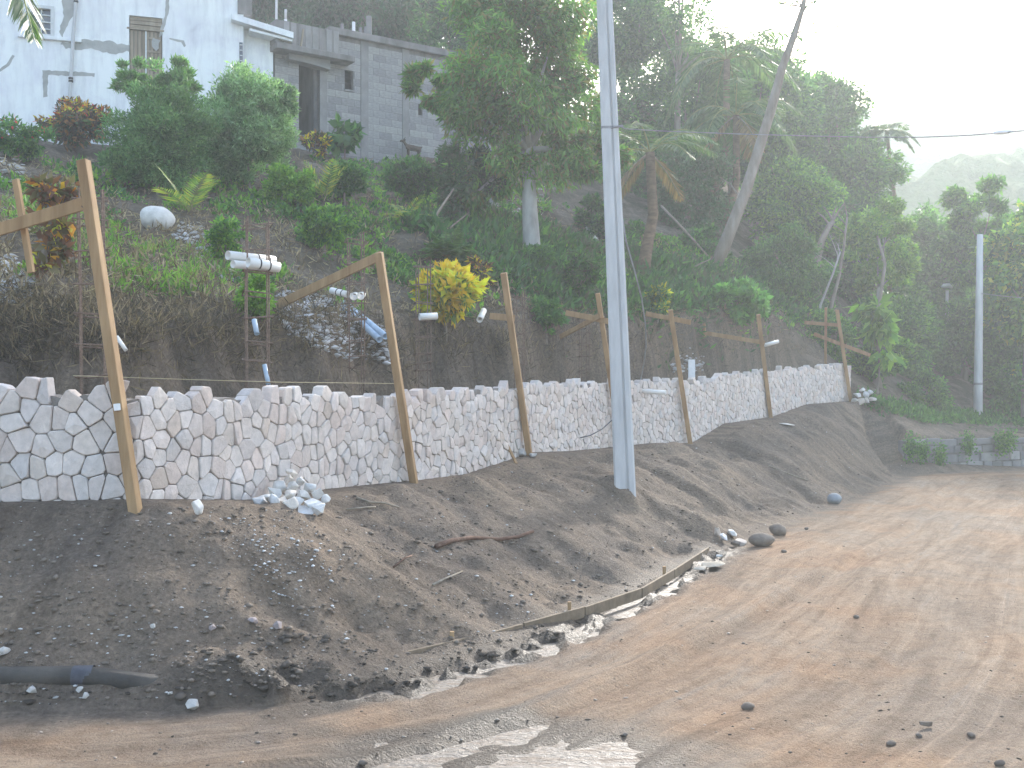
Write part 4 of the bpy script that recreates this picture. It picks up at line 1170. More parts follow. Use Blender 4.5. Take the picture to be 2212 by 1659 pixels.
def leaf_quads(p, d, side, L, W_, fold=0.0):
    """p base, d direction, side sideways: diamond leaf with 4 corners"""
    d = unit(d); side = unit(side - (side * d).sum(-1, keepdims=True) * d)
    nrm = np.cross(d, side)
    L = L[:, None]; W_ = W_[:, None]
    m = p + d * L * 0.45
    V = np.stack([p, m + side * W_ * 0.5 + nrm * fold * W_, p + d * L - nrm * fold * W_ * 0.6, m - side * W_ * 0.5 + nrm * fold * W_], 1)
    return V.reshape(-1, 3)

def leaf_mesh(name, V, colr):
    n = len(V) // 4; colr = np.clip(colr * np.array([1.45, 1.5, 1.55]), 0, 0.75)
    return np_mesh(name, V, np.arange(n * 4).reshape(-1, 4), np.repeat(colr, 4, 0))

def crown_leaves(rng, cen, rad, n, size, pal, clumps=40, cr=0.30, up=0.45, aspect=0.38, droop=0.25, squash=0.75, hollow=0.35, wts=None, top_pal=None, top_p=0.0):
    cen = np.array(cen, float); rad = np.array(rad, float)
    dirs = unit(rng.normal(size=(clumps, 3)))
    r = (hollow + (1 - hollow) * rng.random(clumps) ** 0.6)[:, None] * rng.uniform(0.8, 1.12, (clumps, 1))
    cc = dirs * r * rad * (1 - cr * 0.55)
    cs = rng.uniform(0.6, 1.35, clumps) * cr * rad.mean()
    k = rng.integers(0, clumps, n)
    # bigger clumps get more leaves
    k = rng.choice(clumps, n, p=(cs ** 2) / (cs ** 2).sum())
    u = unit(rng.normal(size=(n, 3))) * (rng.random(n) ** 0.45)[:, None] * cs[k][:, None]
    u[:, 2] *= squash
    p = cc[k] + u
    out = unit(p / rad)
    d = unit(rng.normal(size=(n, 3)) + out * 0.7 + np.array([0, 0, -droop]))
    nrm = unit(rng.normal(size=(n, 3)) * 0.8 + np.array([0, 0, up]) + out * 0.3)
    side = np.cross(nrm, d)
    L = size * rng.uniform(0.6, 1.35, n)
    V = leaf_quads(p + cen, d, side, L, L * aspect, 0.12)
    pal_ = np.array(pal); c = pal_[rng.choice(len(pal_), n, p=wts)]
    if top_pal is not None:
        tpn = np.array(top_pal); rel = u[:, 2] / (cs[k] * squash + 1e-6) + p[:, 2] / rad[2]
        sel = (rel > 0.35) & (rng.random(n) < top_p)
        c = np.where(sel[:, None], tpn[rng.integers(0, len(tpn), n)], c)
    c = c * (rng.uniform(0.75, 1.3, clumps)[k] * rng.uniform(0.8, 1.2, n))[:, None]
    return V, c, cc + cen, cs

def limbs(g, rng, base, cen, targets, r0, k=7, bend=0.15):
    base = Vector(base); cen = Vector(cen)
    fork = base.lerp(cen, 0.62)
    m1 = base.lerp(fork, 0.5) + Vector((rng.uniform(-1, 1) * bend, rng.uniform(-1, 1) * bend, 0)) * (fork - base).length * 0.3
    g.tube([base - Vector((0, 0, 0.25)), base + (m1 - base) * 0.12, m1, fork], [r0 * 1.35, r0 * 1.05, r0 * 0.85, r0 * 0.7], 9)
    for i in rng.choice(len(targets), min(k, len(targets)), replace=False):
        t_ = Vector(targets[i]); mid = fork.lerp(t_, 0.5) + Vector(rng.normal(size=3)) * (t_ - fork).length * 0.08
        g.tube([fork - (fork - base).normalized() * 0.05, mid, t_], [r0 * 0.5, r0 * 0.28, r0 * 0.08], 6)

def tree(name, label, cat, Y, crown_box, base_px=None, n=12000, size=0.14, pal=GREEN, bark='bark', r0=0.15, group=None, seed=0, depth=0.9, clumps=45, mat='leaf', k=7, extra_boxes=(), **kw):
    """crown_box in pixels at depth Y; the foot is found on the ground"""
    rng = np.random.default_rng(seed + 100)
    x0, y0, x1, y1 = crown_box
    c = at((x0 + x1) / 2, (y0 + y1) / 2, Y)
    rx = (x1 - x0) / 2 / F * Y; rz_ = (y1 - y0) / 2 / F * Y
    if base_px is None:
        b = Vector((c.x, c.y, float(ground(c.x, c.y)[0])))
    else:
        bx = at(base_px[0], base_px[1], Y); b = Vector((bx.x, bx.y, float(ground(bx.x, bx.y)[0])))
    o = thing(name, label, cat, b, group)
    Vs = []; Cs = []; T = []
    boxes = [(crown_box, n, clumps)] + [(bb, int(n * f), max(6, int(clumps * f))) for bb, f in extra_boxes]
    for (q0, w0, q1, w1), nn, kc in boxes:
        cc = at((q0 + q1) / 2, (w0 + w1) / 2, Y)
        a = (q1 - q0) / 2 / F * Y; bz = (w1 - w0) / 2 / F * Y
        V, col, tg, _ = crown_leaves(rng, cc, (a, a * depth, bz), nn, size, pal, clumps=kc, **kw)
        Vs.append(V); Cs.append(col); T += [tuple(t_) for t_ in tg]
    g = Geo(); limbs(g, rng, b, c, T, r0, k)
    g.build('trunk' if cat == 'tree' else 'stem', M[bark], o, True)
    link('crown' if cat == 'tree' else 'foliage', leaf_mesh('crown', np.vstack(Vs), np.vstack(Cs)), M[mat], o)
    return o

# --- trees of the middle distance
bm_ = hit(1150, 562, 22)
tree('mango_tree', 'broad mango tree with a pale forked trunk standing left of the near pole', 'tree', bm_.y, (925, -70, 1345, 420), (1150, 562), 30000, 0.20, MANGO, 'bark_pale', 0.20, seed=1, clumps=75, cr=0.24, aspect=0.26, droop=0.9, k=10,
     extra_boxes=(((868, 130, 1010, 260), 0.12), ((960, 300, 1180, 440), 0.2), ((1180, 240, 1350, 430), 0.2)))
BT = 'background trees behind the houses'
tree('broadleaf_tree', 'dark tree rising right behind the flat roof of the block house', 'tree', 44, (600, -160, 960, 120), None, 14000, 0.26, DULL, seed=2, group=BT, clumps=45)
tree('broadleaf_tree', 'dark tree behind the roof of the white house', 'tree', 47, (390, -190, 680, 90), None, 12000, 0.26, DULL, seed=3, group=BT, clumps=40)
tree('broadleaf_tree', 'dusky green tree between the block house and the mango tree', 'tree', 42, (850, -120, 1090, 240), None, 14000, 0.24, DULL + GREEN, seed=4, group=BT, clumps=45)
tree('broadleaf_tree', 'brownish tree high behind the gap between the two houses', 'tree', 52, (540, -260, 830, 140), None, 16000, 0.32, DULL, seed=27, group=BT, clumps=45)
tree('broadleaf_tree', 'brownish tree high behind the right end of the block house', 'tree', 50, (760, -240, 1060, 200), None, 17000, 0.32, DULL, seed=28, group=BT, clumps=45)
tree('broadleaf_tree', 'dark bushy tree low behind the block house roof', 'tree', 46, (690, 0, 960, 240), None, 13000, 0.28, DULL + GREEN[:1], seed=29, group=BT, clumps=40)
FT = 'trees on the slope behind the near pole'
tree('broadleaf_tree', 'tall thin-crowned tree with sky showing through, just right of the near pole', 'tree', 43, (1330, -130, 1600, 130), None, 5200, 0.22, GREEN, seed=5, group=FT, clumps=40, cr=0.22, up=0.3)
tree('broadleaf_tree', 'leafy tree behind the palm fronds right of the near pole', 'tree', 45, (1330, 60, 1640, 380), None, 16000, 0.25, GREEN, seed=6, group=FT, clumps=50)
tree('broadleaf_tree', 'high domed tree crossed by the leaning bare trunk', 'tree', 48, (1540, 55, 1800, 400), None, 16000, 0.25, GREEN + LIME[:1], seed=7, group=FT, clumps=55)
tree('broadleaf_tree', 'rounded tree whose edge slopes down against the white sky', 'tree', 50, (1690, 120, 1880, 420), None, 13000, 0.25, GREEN, seed=8, group=FT, clumps=45)
tree('broadleaf_tree', 'tree at the right end of the treeline in front of the hazy hill', 'tree', 46, (1790, 270, 1960, 520), None, 11000, 0.22, GREEN + LIME[:1], seed=9, group=FT, clumps=45)
tree('broadleaf_tree', 'yellowish green mid-slope tree right of the leaning trunk', 'tree', 40, (1590, 330, 1850, 560), (1740, 660), 15000, 0.18, GREEN + LIME[:2], seed=10, group=FT, clumps=55)
tree('broadleaf_tree', 'shaded brownish tree on the slope left of the leaning trunk', 'tree', 37, (1385, 270, 1600, 540), (1480, 600), 11000, 0.17, DULL, seed=11, group=FT, clumps=45)
tree('round_bush', 'large dark rounded bush at the foot of the leaning trunk', 'bush', 35, (1590, 490, 1800, 660), (1690, 670), 15000, 0.14, GREEN, seed=12, clumps=45, cr=0.3)
RT = 'roadside trees at the far right'
tree('broadleaf_tree', 'bright lime green tree with a thin pale trunk near the end of the wall', 'tree', 39, (1810, 420, 1975, 640), (1905, 800), 13000, 0.18, LIME, 'bark_pale', 0.09, seed=13, group=RT, clumps=45, cr=0.22)
tree('broadleaf_tree', 'dark tree filling the gap between the lime tree and the far pole', 'tree', 46, (1925, 430, 2130, 780), None, 22000, 0.24, GREEN, seed=14, group=RT, clumps=50)
tree('broadleaf_tree', 'open-crowned tree standing up against the hazy hill right of the far pole', 'tree', 43, (2030, 360, 2240, 640), (2150, 880), 15000, 0.25, GREEN + LIME[:1], seed=15, group=RT, clumps=40, cr=0.2)
tree('broadleaf_tree', 'tree with big yellowing leaves at the right edge', 'tree', 40, (2120, 400, 2330, 830), (2215, 900), 18000, 0.26, LIME + GREEN + [(0.30, 0.30, 0.06)], seed=16, group=RT, clumps=50, aspect=0.5, droop=0.8)
tree('round_bush', 'dark undergrowth bush behind the far pole', 'bush', 43, (2000, 630, 2170, 905), None, 18000, 0.2, GREEN, seed=17, clumps=40)
tree('round_bush', 'green bush behind the low wall at the right edge', 'bush', 41, (2110, 720, 2310, 925), None, 15000, 0.2, GREEN, seed=18, clumps=40)
tree('round_bush', 'tall dark bush under the lime green tree', 'bush', 39, (1835, 590, 2040, 860), None, 22000, 0.18, GREEN + LIME[:1], seed=19, clumps=45)
tree('round_bush', 'light green low bush left of the foot of the far pole', 'bush', 36.5, (1930, 790, 2060, 895), None, 8000, 0.12, GREEN + LIME[:1], seed=20, clumps=30)
tree('round_bush', 'bush with glossy leaves just beyond the end of the stone wall', 'bush', 34, (1830, 690, 1960, 860), None, 8000, 0.15, GREEN + LIME[:2], seed=21, clumps=35, aspect=0.5)
tree('round_bush', 'low green bush behind the last timber post', 'bush', 33.5, (1740, 650, 1860, 790), None, 7000, 0.12, GREEN + LIME[:1], seed=22, clumps=30)

tree('broadleaf_tree', 'dense dark tree closing the gap right of the tip of the treeline', 'tree', 52, (1900, 430, 2080, 780), None, 18000, 0.26, GREEN, seed=23, group=RT, clumps=45)
tree('broadleaf_tree', 'dense dark tree behind the open-crowned tree at the right edge', 'tree', 54, (2060, 470, 2320, 860), None, 20000, 0.28, GREEN, seed=24, group=RT, clumps=45)
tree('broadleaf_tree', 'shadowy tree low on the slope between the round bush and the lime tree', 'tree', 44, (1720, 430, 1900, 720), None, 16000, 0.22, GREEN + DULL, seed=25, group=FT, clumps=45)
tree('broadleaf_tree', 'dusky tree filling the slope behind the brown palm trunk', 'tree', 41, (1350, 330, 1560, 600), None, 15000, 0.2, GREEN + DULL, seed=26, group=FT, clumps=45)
tree('broadleaf_tree', 'tall dense tree directly behind the top of the near pole', 'tree', 46, (1230, -170, 1460, 240), None, 18000, 0.28, GREEN, seed=30, group=FT, clumps=50)
tree('broadleaf_tree', 'mid-height tree filling the gap behind the near pole', 'tree', 40, (1240, 180, 1430, 460), None, 15000, 0.22, GREEN + DULL, seed=31, group=FT, clumps=45)
tree('broadleaf_tree', 'broad tree behind the two arching palms', 'tree', 52, (1440, 90, 1720, 440), None, 20000, 0.3, GREEN, seed=32, group=FT, clumps=50)
tree('broadleaf_tree', 'soft green tree just under the skyline right of the leaning trunk', 'tree', 54, (1640, 150, 1860, 470), None, 17000, 0.3, GREEN, seed=33, group=FT, clumps=45)
tree('round_bush', 'wide shady bush on the slope between the palm trunk and the leaning trunk', 'bush', 33, (1400, 480, 1580, 610), None, 11000, 0.15, DULL + GREEN, seed=34, clumps=45, cr=0.22)
tree('round_bush', 'brushy dark bush on the slope right behind the near pole', 'bush', 31, (1220, 430, 1390, 580), None, 11000, 0.15, DULL + GREEN, seed=35, clumps=45, cr=0.22)
# leaning bare trunk with a few twigs
bl_ = hit(1548, 568, 26)
LY = bl_.y
o = thing('leaning_tree', 'tall thin bare tree leaning right, rising above the treeline into the sky', 'tree', bl_)
pts = [bl_ - Vector((0.1, 0, 0.3)), at(1575, 505, LY), at(1612, 410, LY), at(1640, 320, LY), at(1665, 240, LY), at(1690, 145, LY), at(1716, 75, LY), at(1735, 15, LY), at(1745, -50, LY)]
g = Geo(); g.tube(pts, [0.22, 0.18, 0.16, 0.15, 0.14, 0.115, 0.10, 0.07, 0.05], 10); g.build('trunk', M['bark'], o, True)
rng = np.random.default_rng(77)
g = Geo(); tips = []
for (x, y), (ex, ey) in (((1735, 15), (1650, 12)), ((1735, 15), (1690, -5)), ((1730, 30), (1770, 5)), ((1716, 75), (1765, 72)), ((1742, -30), (1700, -60)), ((1742, -30), (1800, -60)), ((1600, 430), (1560, 380))):
    a = at(x, y, LY); e = at(ex, ey, LY) + Vector((0, rng.uniform(-.5, .5), 0)); mid = a.lerp(e, 0.5) + Vector((0, 0, 0.12))
    g.tube([a, mid, e], [0.03, 0.02, 0.006], 5); tips += [tuple(mid), tuple(e)]
g.build('branch', M['bark'], o)
n = 420; tp_ = np.array(tips)[rng.integers(0, len(tips) - 2, n)]
p = tp_ + rng.normal(size=(n, 3)) * np.array([0.35, 0.3, 0.10])
link('leaves', leaf_mesh('leaves', leaf_quads(p, rng.normal(size=(n, 3)), rng.normal(size=(n, 3)), rng.uniform(0.08, 0.16, n), rng.uniform(0.03, 0.06, n)), np.array(GREEN)[rng.integers(0, 4, n)]), M['leaf'], o)

# --- palms
def frond(rng, p0, d0, L, curve, nleaf=34, leaf=0.5, width=0.035, pal=GREEN, side_droop=0.5):
    """feather frond; returns leaf verts, colours and rachis points"""
    p0 = np.array(p0); d = unit(np.array(d0, float)); pts = [p0]; seg = 12
    for k in range(seg):
        d = unit(d + np.array([0, 0, -curve / seg])); pts.append(pts[-1] + d * L / seg)
    pts = np.array(pts); tt = np.linspace(0.14, 0.99, nleaf)
    pos = np.stack([np.interp(tt * seg, np.arange(seg + 1), pts[:, i]) for i in range(3)], 1)
    tang = unit(np.stack([np.interp(tt * seg, np.arange(seg + 1), np.gradient(pts[:, i])) for i in range(3)], 1))
    sd = unit(np.cross(tang, np.array([0, 0, 1.0]) + 1e-6)); V = []; Cc = []
    for s in (-1, 1):
        ll = leaf * np.sin(np.pi * np.clip(tt * 0.86 + 0.12, 0, 1)) ** 0.7 * rng.uniform(0.85, 1.1, nleaf)
        dd = sd * s + tang * 0.75 + np.array([0, 0, -side_droop]) * rng.uniform(0.5, 1.4, (nleaf, 1))
        V.append(leaf_quads(pos, dd, tang + rng.normal(size=(nleaf, 3)) * 0.25, ll, np.full(nleaf, width) * rng.uniform(0.8, 1.2, nleaf)))
        Cc.append(np.array(pal)[rng.integers(0, len(pal), nleaf)] * rng.uniform(0.8, 1.25, (nleaf, 1)))
    return np.vstack(V), np.vstack(Cc), [Vector(q) for q in pts]

def palm(name, label, base, crown, L, nf, nleaf=36, sdroop=0.5, *, r=0.12, pal=GREEN, leaf=0.5, seed=0, special=(), curve=1.5, elev=(-0.1, 1.0), group=None, bark='bark_brown', dead=0, width=0.04):
    rng = np.random.default_rng(seed + 500)
    base = Vector(base); crown = Vector(crown)
    o = thing(name, label, 'palm', base, group)
    if (crown - base).length > 0.35:
        mid = base.lerp(crown, 0.5) + Vector((0.06, 0, 0)) * (crown - base).length
        Geo().tube([base - Vector((0, 0, 0.3)), base.lerp(mid, 0.4), mid, crown], [r * 1.3, r * 1.05, r * 0.9, r * 0.8], 10).build('trunk', M[bark], o, True)
    specs = [(a + rng.uniform(-0.25, 0.25), rng.uniform(*elev), L * rng.uniform(0.8, 1.1), pal, curve) for a in np.linspace(0, 2 * math.pi, nf, endpoint=False)]
    specs += [(rng.uniform(0, 6.3), -0.7, L * 0.7, [(0.20, 0.13, 0.07), (0.15, 0.10, 0.06)], 0.8) for _ in range(dead)]
    for a, el, LL, pl, cv in specs:
        V, cc, pts = frond(rng, crown, (math.cos(a) * math.cos(el), math.sin(a) * math.cos(el), math.sin(el) + 0.2), LL, cv, leaf=leaf, pal=pl, nleaf=nleaf, width=width, side_droop=sdroop)
        fr = link('frond', leaf_mesh('frond', V, cc), M['leaf'], o)
        Geo().tube(pts, [0.022 * (1 - 0.85 * k / 12) * (L / 2) for k in range(13)], 5).build('midrib', M['twig'] if pl is not pal else M['stem_green'], fr)
    for d0, LL, cv, lf in special:
        V, cc, pts = frond(rng, crown, d0, LL, cv, nleaf=70, leaf=lf, width=0.055, pal=pal)
        fr = link('frond', leaf_mesh('frond', V, cc), M['leaf'], o)
        Geo().tube(pts, [0.03 * (1 - 0.85 * k / 12) for k in range(13)], 6).build('midrib', M['stem_green'], fr)
    return o
M['stem_green'] = simple('stem_green', (0.16, 0.20, 0.05), (0.26, 0.28, 0.09), 8, 0.6, 0)
PALMG = [(0.06, 0.10, 0.04), (0.09, 0.13, 0.06), (0.045, 0.085, 0.035)]
YG = [(0.22, 0.26, 0.05), (0.16, 0.22, 0.05), (0.30, 0.28, 0.06), (0.12, 0.19, 0.04)]
pbx = hit(1385, 600, 24)
palm('coconut_palm', 'palm with a straight brown trunk just right of the near pole', pbx, at(1404, 330, pbx.y), 2.2, 10, r=0.15, pal=PALMG, leaf=0.55, seed=1, dead=3)
c = at(1570, 130, 40); palm('coconut_palm', 'tall palm with arching fronds among the trees right of the near pole', (c.x - 0.8, c.y, float(ground(c.x, c.y)[0])), c, 3.2, 15, r=0.14, pal=PALMG, leaf=0.8, seed=2, curve=2.0, width=0.06)
c = at(1590, 250, 38); palm('coconut_palm', 'lower palm with drooping fronds beside the leaning bare trunk', (c.x - 0.5, c.y, float(ground(c.x, c.y)[0])), c, 2.8, 14, r=0.14, pal=PALMG, leaf=0.75, seed=3, curve=2.0, dead=3, width=0.06)
c = at(1915, 285, 47); palm('coconut_palm', 'small palm at the tip of the treeline against the hazy hill', (c.x, c.y, float(ground(c.x, c.y)[0])), c, 1.6, 12, r=0.1, pal=PALMG, leaf=0.5, seed=4, curve=1.8, width=0.06)
SP = 'young coconut palms on the slope'
b = hit(408, 476, 13); palm('palm_seedling', 'young yellow-green palm beside the big round boulder', b, b + Vector((0, 0, 0.15)), 1.0, 6, r=0.05, pal=YG, leaf=0.36, seed=5, curve=0.7, elev=(0.35, 1.25), nleaf=17, sdroop=0.1, width=0.032, group=SP)
b = hit(700, 448, 13); palm('palm_seedling', 'young palm with upright yellow fronds below the block house doorway', b, b + Vector((0, 0, 0.12)), 0.95, 5, r=0.04, pal=YG, leaf=0.30, seed=6, curve=0.5, elev=(0.8, 1.4), nleaf=14, sdroop=0.1, width=0.035, group=SP)
b = hit(880, 486, 13); palm('palm_seedling', 'young palm half hidden in the weeds left of the mango trunk', b, b + Vector((0, 0, 0.1)), 0.7, 8, r=0.04, pal=YG, leaf=0.24, seed=7, curve=1.0, elev=(0.2, 1.1), nleaf=14, sdroop=0.15, width=0.03, group=SP)
b = hit(965, 585, 13); palm('cycad', 'dense dark green fern-like palm just above the yellow croton', b, b + Vector((0, 0, 0.25)), 0.65, 26, r=0.08, pal=[(0.05, 0.10, 0.03), (0.08, 0.15, 0.04)], leaf=0.2, seed=8, curve=0.9, elev=(0.1, 1.3))
# palm standing left of the frame; one drooping frond hangs into the top left corner
cr = at(-190, -330, 13.2); bz = float(ground(cr.x - 0.6, cr.y)[0])
palm('coconut_palm', 'coconut palm at the left edge, its drooping frond tip in the top left corner', (cr.x - 0.6, cr.y, bz), cr, 2.4, 7, r=0.14, pal=PALMG, leaf=0.55, seed=9, curve=1.6, elev=(0.3, 1.1),
     special=(((0.75, -0.1, -0.25), 2.95, 1.9, 0.85),))

# --- shrubs of the slope
def shrub(name, label, box, base, n=5000, size=0.09, pal=GREEN, seed=0, y0=11.5, **kw):
    b = hit(base[0], base[1], y0)
    kw.setdefault('clumps', 30); kw.setdefault('r0', 0.03); kw.setdefault('k', 9)
    return tree(name, label, 'bush', b.y, box, base, n, size, pal, seed=seed + 40, **kw)
shrub('feathery_bush', 'large feathery green bush hiding the foot of the white house', (225, 135, 470, 425), (340, 420), 34000, 0.12, [(0.085, 0.165, 0.06), (0.11, 0.20, 0.075), (0.07, 0.14, 0.055), (0.14, 0.23, 0.09)], 1, aspect=0.26, clumps=150, cr=0.24, hollow=0.0, droop=-0.6, extra_boxes=(((240, 120, 330, 220), 0.08), ((330, 125, 440, 210), 0.08), ((215, 300, 330, 430), 0.12)))
shrub('feathery_bush', 'pale silvery green bush in front of the block house doorway', (410, 145, 650, 400), (540, 410), 34000, 0.11, [(0.15, 0.23, 0.11), (0.19, 0.28, 0.15), (0.24, 0.33, 0.19), (0.12, 0.19, 0.09)], 2, aspect=0.3, clumps=150, cr=0.24, hollow=0.0, droop=-0.6, extra_boxes=(((470, 130, 570, 220), 0.08), ((570, 180, 660, 280), 0.08), ((420, 300, 560, 430), 0.12)))
shrub('croton_bush', 'dark red croton bush with yellow tips against the white house', (62, 210, 245, 320), (150, 330), 4500, 0.17, CROTON, 3, aspect=0.36, clumps=30, top_pal=[(0.55, 0.42, 0.04), (0.45, 0.06, 0.03), (0.40, 0.20, 0.03)], top_p=0.45)
shrub('small_bush', 'low green bush at the left edge under the white house', (-30, 255, 110, 345), (40, 350), 4500, 0.11, GREEN + LIME[:1], 4, top_pal=[(0.45, 0.05, 0.05)], top_p=0.05)
shrub('croton_bush', 'leggy croton with orange top leaves and dead brown stems, left of the nearest post', (60, 376, 165, 440), (95, 610), 260, 0.15, [(0.6, 0.30, 0.04), (0.55, 0.20, 0.04), (0.5, 0.4, 0.06), (0.13, 0.06, 0.04), (0.11, 0.09, 0.05)], 5, clumps=16, y0=11, aspect=0.45, k=16, r0=0.04, bark='bark',
      extra_boxes=(((55, 430, 165, 520), 0.7), ((60, 500, 160, 600), 0.7)), wts=[.07, .04, .06, .40, .43])
shrub('croton_bush', 'bright yellow croton bush behind the second and third posts', (898, 568, 1032, 690), (962, 722), 2600, 0.19, YELLOW, 6, wts=[.27, .2, .18, .2, .15], aspect=0.42, clumps=28, top_pal=YELLOW[:2], top_p=0.8, y0=14)
shrub('croton_bush', 'small reddish croton right above the yellow croton', (1010, 550, 1065, 620), (1040, 630), 700, 0.15, CROTON + YELLOW[:1], 7, y0=14, clumps=12)
shrub('croton_bush', 'small red and yellow croton under the block house doorway', (650, 282, 715, 335), (680, 345), 900, 0.16, CROTON + YELLOW[:2], 8, clumps=14)
shrub('small_bush', 'bright lime green weed bush below the pale silvery bush', (560, 345, 690, 450), (625, 455), 7000, 0.10, LIME, 9)
shrub('small_bush', 'green leafy bush in front of the block house', (690, 340, 800, 430), (745, 445), 5500, 0.11, GREEN, 10)
shrub('small_bush', 'dark bush under the right end of the block house wall', (820, 330, 960, 440), (890, 450), 8000, 0.12, DULL + GREEN, 11)
shrub('small_bush', 'shadowy thicket left of the mango trunk', (930, 310, 1090, 480), (1010, 500), 12000, 0.13, DULL, 12)
shrub('big_leaf_plant', 'tall big-leaved plant standing against the block house wall', (705, 250, 790, 330), (745, 350), 220, 0.30, GREEN, 13, aspect=0.7, clumps=12)
shrub('small_bush', 'weedy green bush right of the pipe bundle', (640, 440, 760, 540), (700, 552), 5000, 0.10, LIME + GREEN, 14)
shrub('small_bush', 'light green weeds growing through the rebar cage under the pipe bundle', (512, 585, 600, 700), (556, 705), 2600, 0.085, LIME, 15, y0=11.9)
shrub('small_bush', 'green bush right of the third timber post', (1140, 640, 1215, 720), (1180, 735), 2600, 0.12, GREEN, 16, y0=17)
shrub('small_bush', 'green shrub at the foot of the mango trunk', (1130, 520, 1200, 590), (1165, 600), 2200, 0.11, GREEN, 17, y0=18)
shrub('small_bush', 'thin weeds just left of the pipe bundle', (440, 470, 530, 560), (485, 575), 2400, 0.085, LIME + GREEN, 18)
shrub('creeper', 'bright green creeper spilling over the cut bank right of the near pole', (1490, 610, 1690, 690), (1590, 700), 5200, 0.16, [(0.08, 0.19, 0.05), (0.11, 0.23, 0.06), (0.06, 0.14, 0.04)], 19, y0=24, aspect=0.6, clumps=40, cr=0.22)
shrub('small_bush', 'green shrub among dead twigs left of the near pole', (1205, 540, 1300, 640), (1250, 660), 3200, 0.11, DULL + GREEN, 20, y0=18)
shrub('small_bush', 'yellowing bush close behind the near pole\'s hanging cable', (1395, 600, 1445, 690), (1420, 700), 1600, 0.13, YELLOW[2:] + GREEN, 21, y0=20)
shrub('big_leaf_plant', 'tall plant with hanging broad leaves beyond the last post', (1865, 620, 1935, 800), (1895, 850), 420, 0.42, LIME, 22, y0=31, aspect=0.4, droop=1.6, clumps=14)

# --- undergrowth: weeds, grass, dry litter that nobody could count
def px_scatter(n, poly, rng, y0):
    P = []
    xs = [q[0] for q in poly]; ys = [q[1] for q in poly]
    while len(P) < n:
        x = rng.uniform(min(xs), max(xs), n); y = rng.uniform(min(ys), max(ys), n)
        ok = inside(x, y, poly)
        P += list(zip(x[ok], y[ok]))
    P = np.array(P[:n])
    return hits(P[:, 0], P[:, 1], y0)
def tufts(name, label, pos, rng, h, k, pal, width, mat='leaf', spread=0.5, lean=0.8, size_var=0.5):
    n = len(pos); P = np.repeat(pos, k, 0)
    sc = np.repeat(rng.uniform(1 - size_var, 1 + size_var, n), k)
    P = P + rng.normal(size=P.shape) * np.array([1, 1, 0]) * h * spread * 0.4
    P[:, 2] = ground(P[:, 0], P[:, 1]) - 0.01 + rng.random(len(P)) * h * spread * 0.7 * sc
    d = rng.normal(size=P.shape) * lean + np.array([0, 0, 1.0])
    V = leaf_quads(P, d, rng.normal(size=P.shape), h * sc * rng.uniform(0.5, 1.2, len(P)), width * sc * rng.uniform(0.6, 1.3, len(P)))
    pal = np.array(pal); hue = rng.integers(0, len(pal), n)
    col = pal[np.where(rng.random(n * k) < 0.6, np.repeat(hue, k), rng.integers(0, len(pal), n * k))] * rng.uniform(0.75, 1.25, (n * k, 1))
    return tag(link(name, leaf_mesh(name, V, col), M[mat]), label, kind='stuff')
rng = np.random.default_rng(321)
HILLPOLY = [(-60, 345), (600, 345), (960, 350), (1080, 400), (1560, 560), (1800, 640), (1840, 790), (1760, 740), (1660, 690), (1400, 690), (850, 690), (600, 680), (-60, 670)]
pos = px_scatter(3400, HILLPOLY, rng, 11.2)
dens = fbm(pos[:, 0] * 0.55, pos[:, 1] * 0.55, 91, 3) + 0.10 + 0.02 * (pos[:, 1] - 16)
tufts('weeds', 'low green weeds and creepers over the hillside', pos[dens - 0.30 * (pos[:, 1] < 20) * (pos[:, 0] < -1) > rng.random(len(pos)) * 0.35 - 0.02], rng, 0.12, 22, GREEN + LIME, 0.05, spread=1.4, lean=1.2)
tp = px_scatter(900, [(850, 480), (1060, 470), (1400, 560), (1560, 580), (1800, 640), (1760, 700), (1560, 680), (1300, 690), (1000, 600)], rng, 15)
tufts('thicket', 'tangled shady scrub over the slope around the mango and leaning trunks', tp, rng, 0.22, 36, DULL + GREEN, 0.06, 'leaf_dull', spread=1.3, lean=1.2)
gp = px_scatter(480, [(220, 470), (330, 520), (520, 560), (520, 650), (260, 640), (120, 520), (0, 480), (0, 420), (200, 400)], rng, 11.2)
tufts('grass', 'patchy light green grass on the slope left of the pipe bundle', gp, rng, 0.10, 14, LIME + [(0.22, 0.20, 0.09)], 0.018, spread=1.2)
dp_ = px_scatter(2600, HILLPOLY, rng, 11.2)
tufts('dry_litter', 'dry brown grass and leaf litter over the slope', dp_, rng, 0.16, 9, DRY, 0.018, 'straw', spread=1.0, lean=1.6)
cp = px_scatter(1500, [(-60, 640), (300, 650), (600, 670), (850, 680), (1150, 680), (1400, 660), (1500, 680), (1760, 690), (1790, 760), (1640, 770), (1400, 790), (850, 800), (300, 790), (-60, 790)], rng, 10.2)
tufts('dry_roots', 'dry roots and straw hanging on the dark cut bank behind the wall', cp, rng, 0.17, 16, DRY[:2] + [(0.09, 0.07, 0.055), (0.07, 0.055, 0.045), (0.06, 0.05, 0.04)], 0.010, 'straw', spread=0.9, lean=1.5)
bp_ = px_scatter(500, [(1850, 860), (2000, 885), (2212, 900), (2212, 922), (2000, 915), (1890, 885)], rng, 29)
tufts('verge_weeds', 'weeds along the top of the old low wall', bp_, rng, 0.14, 12, GREEN, 0.05, spread=1.0)
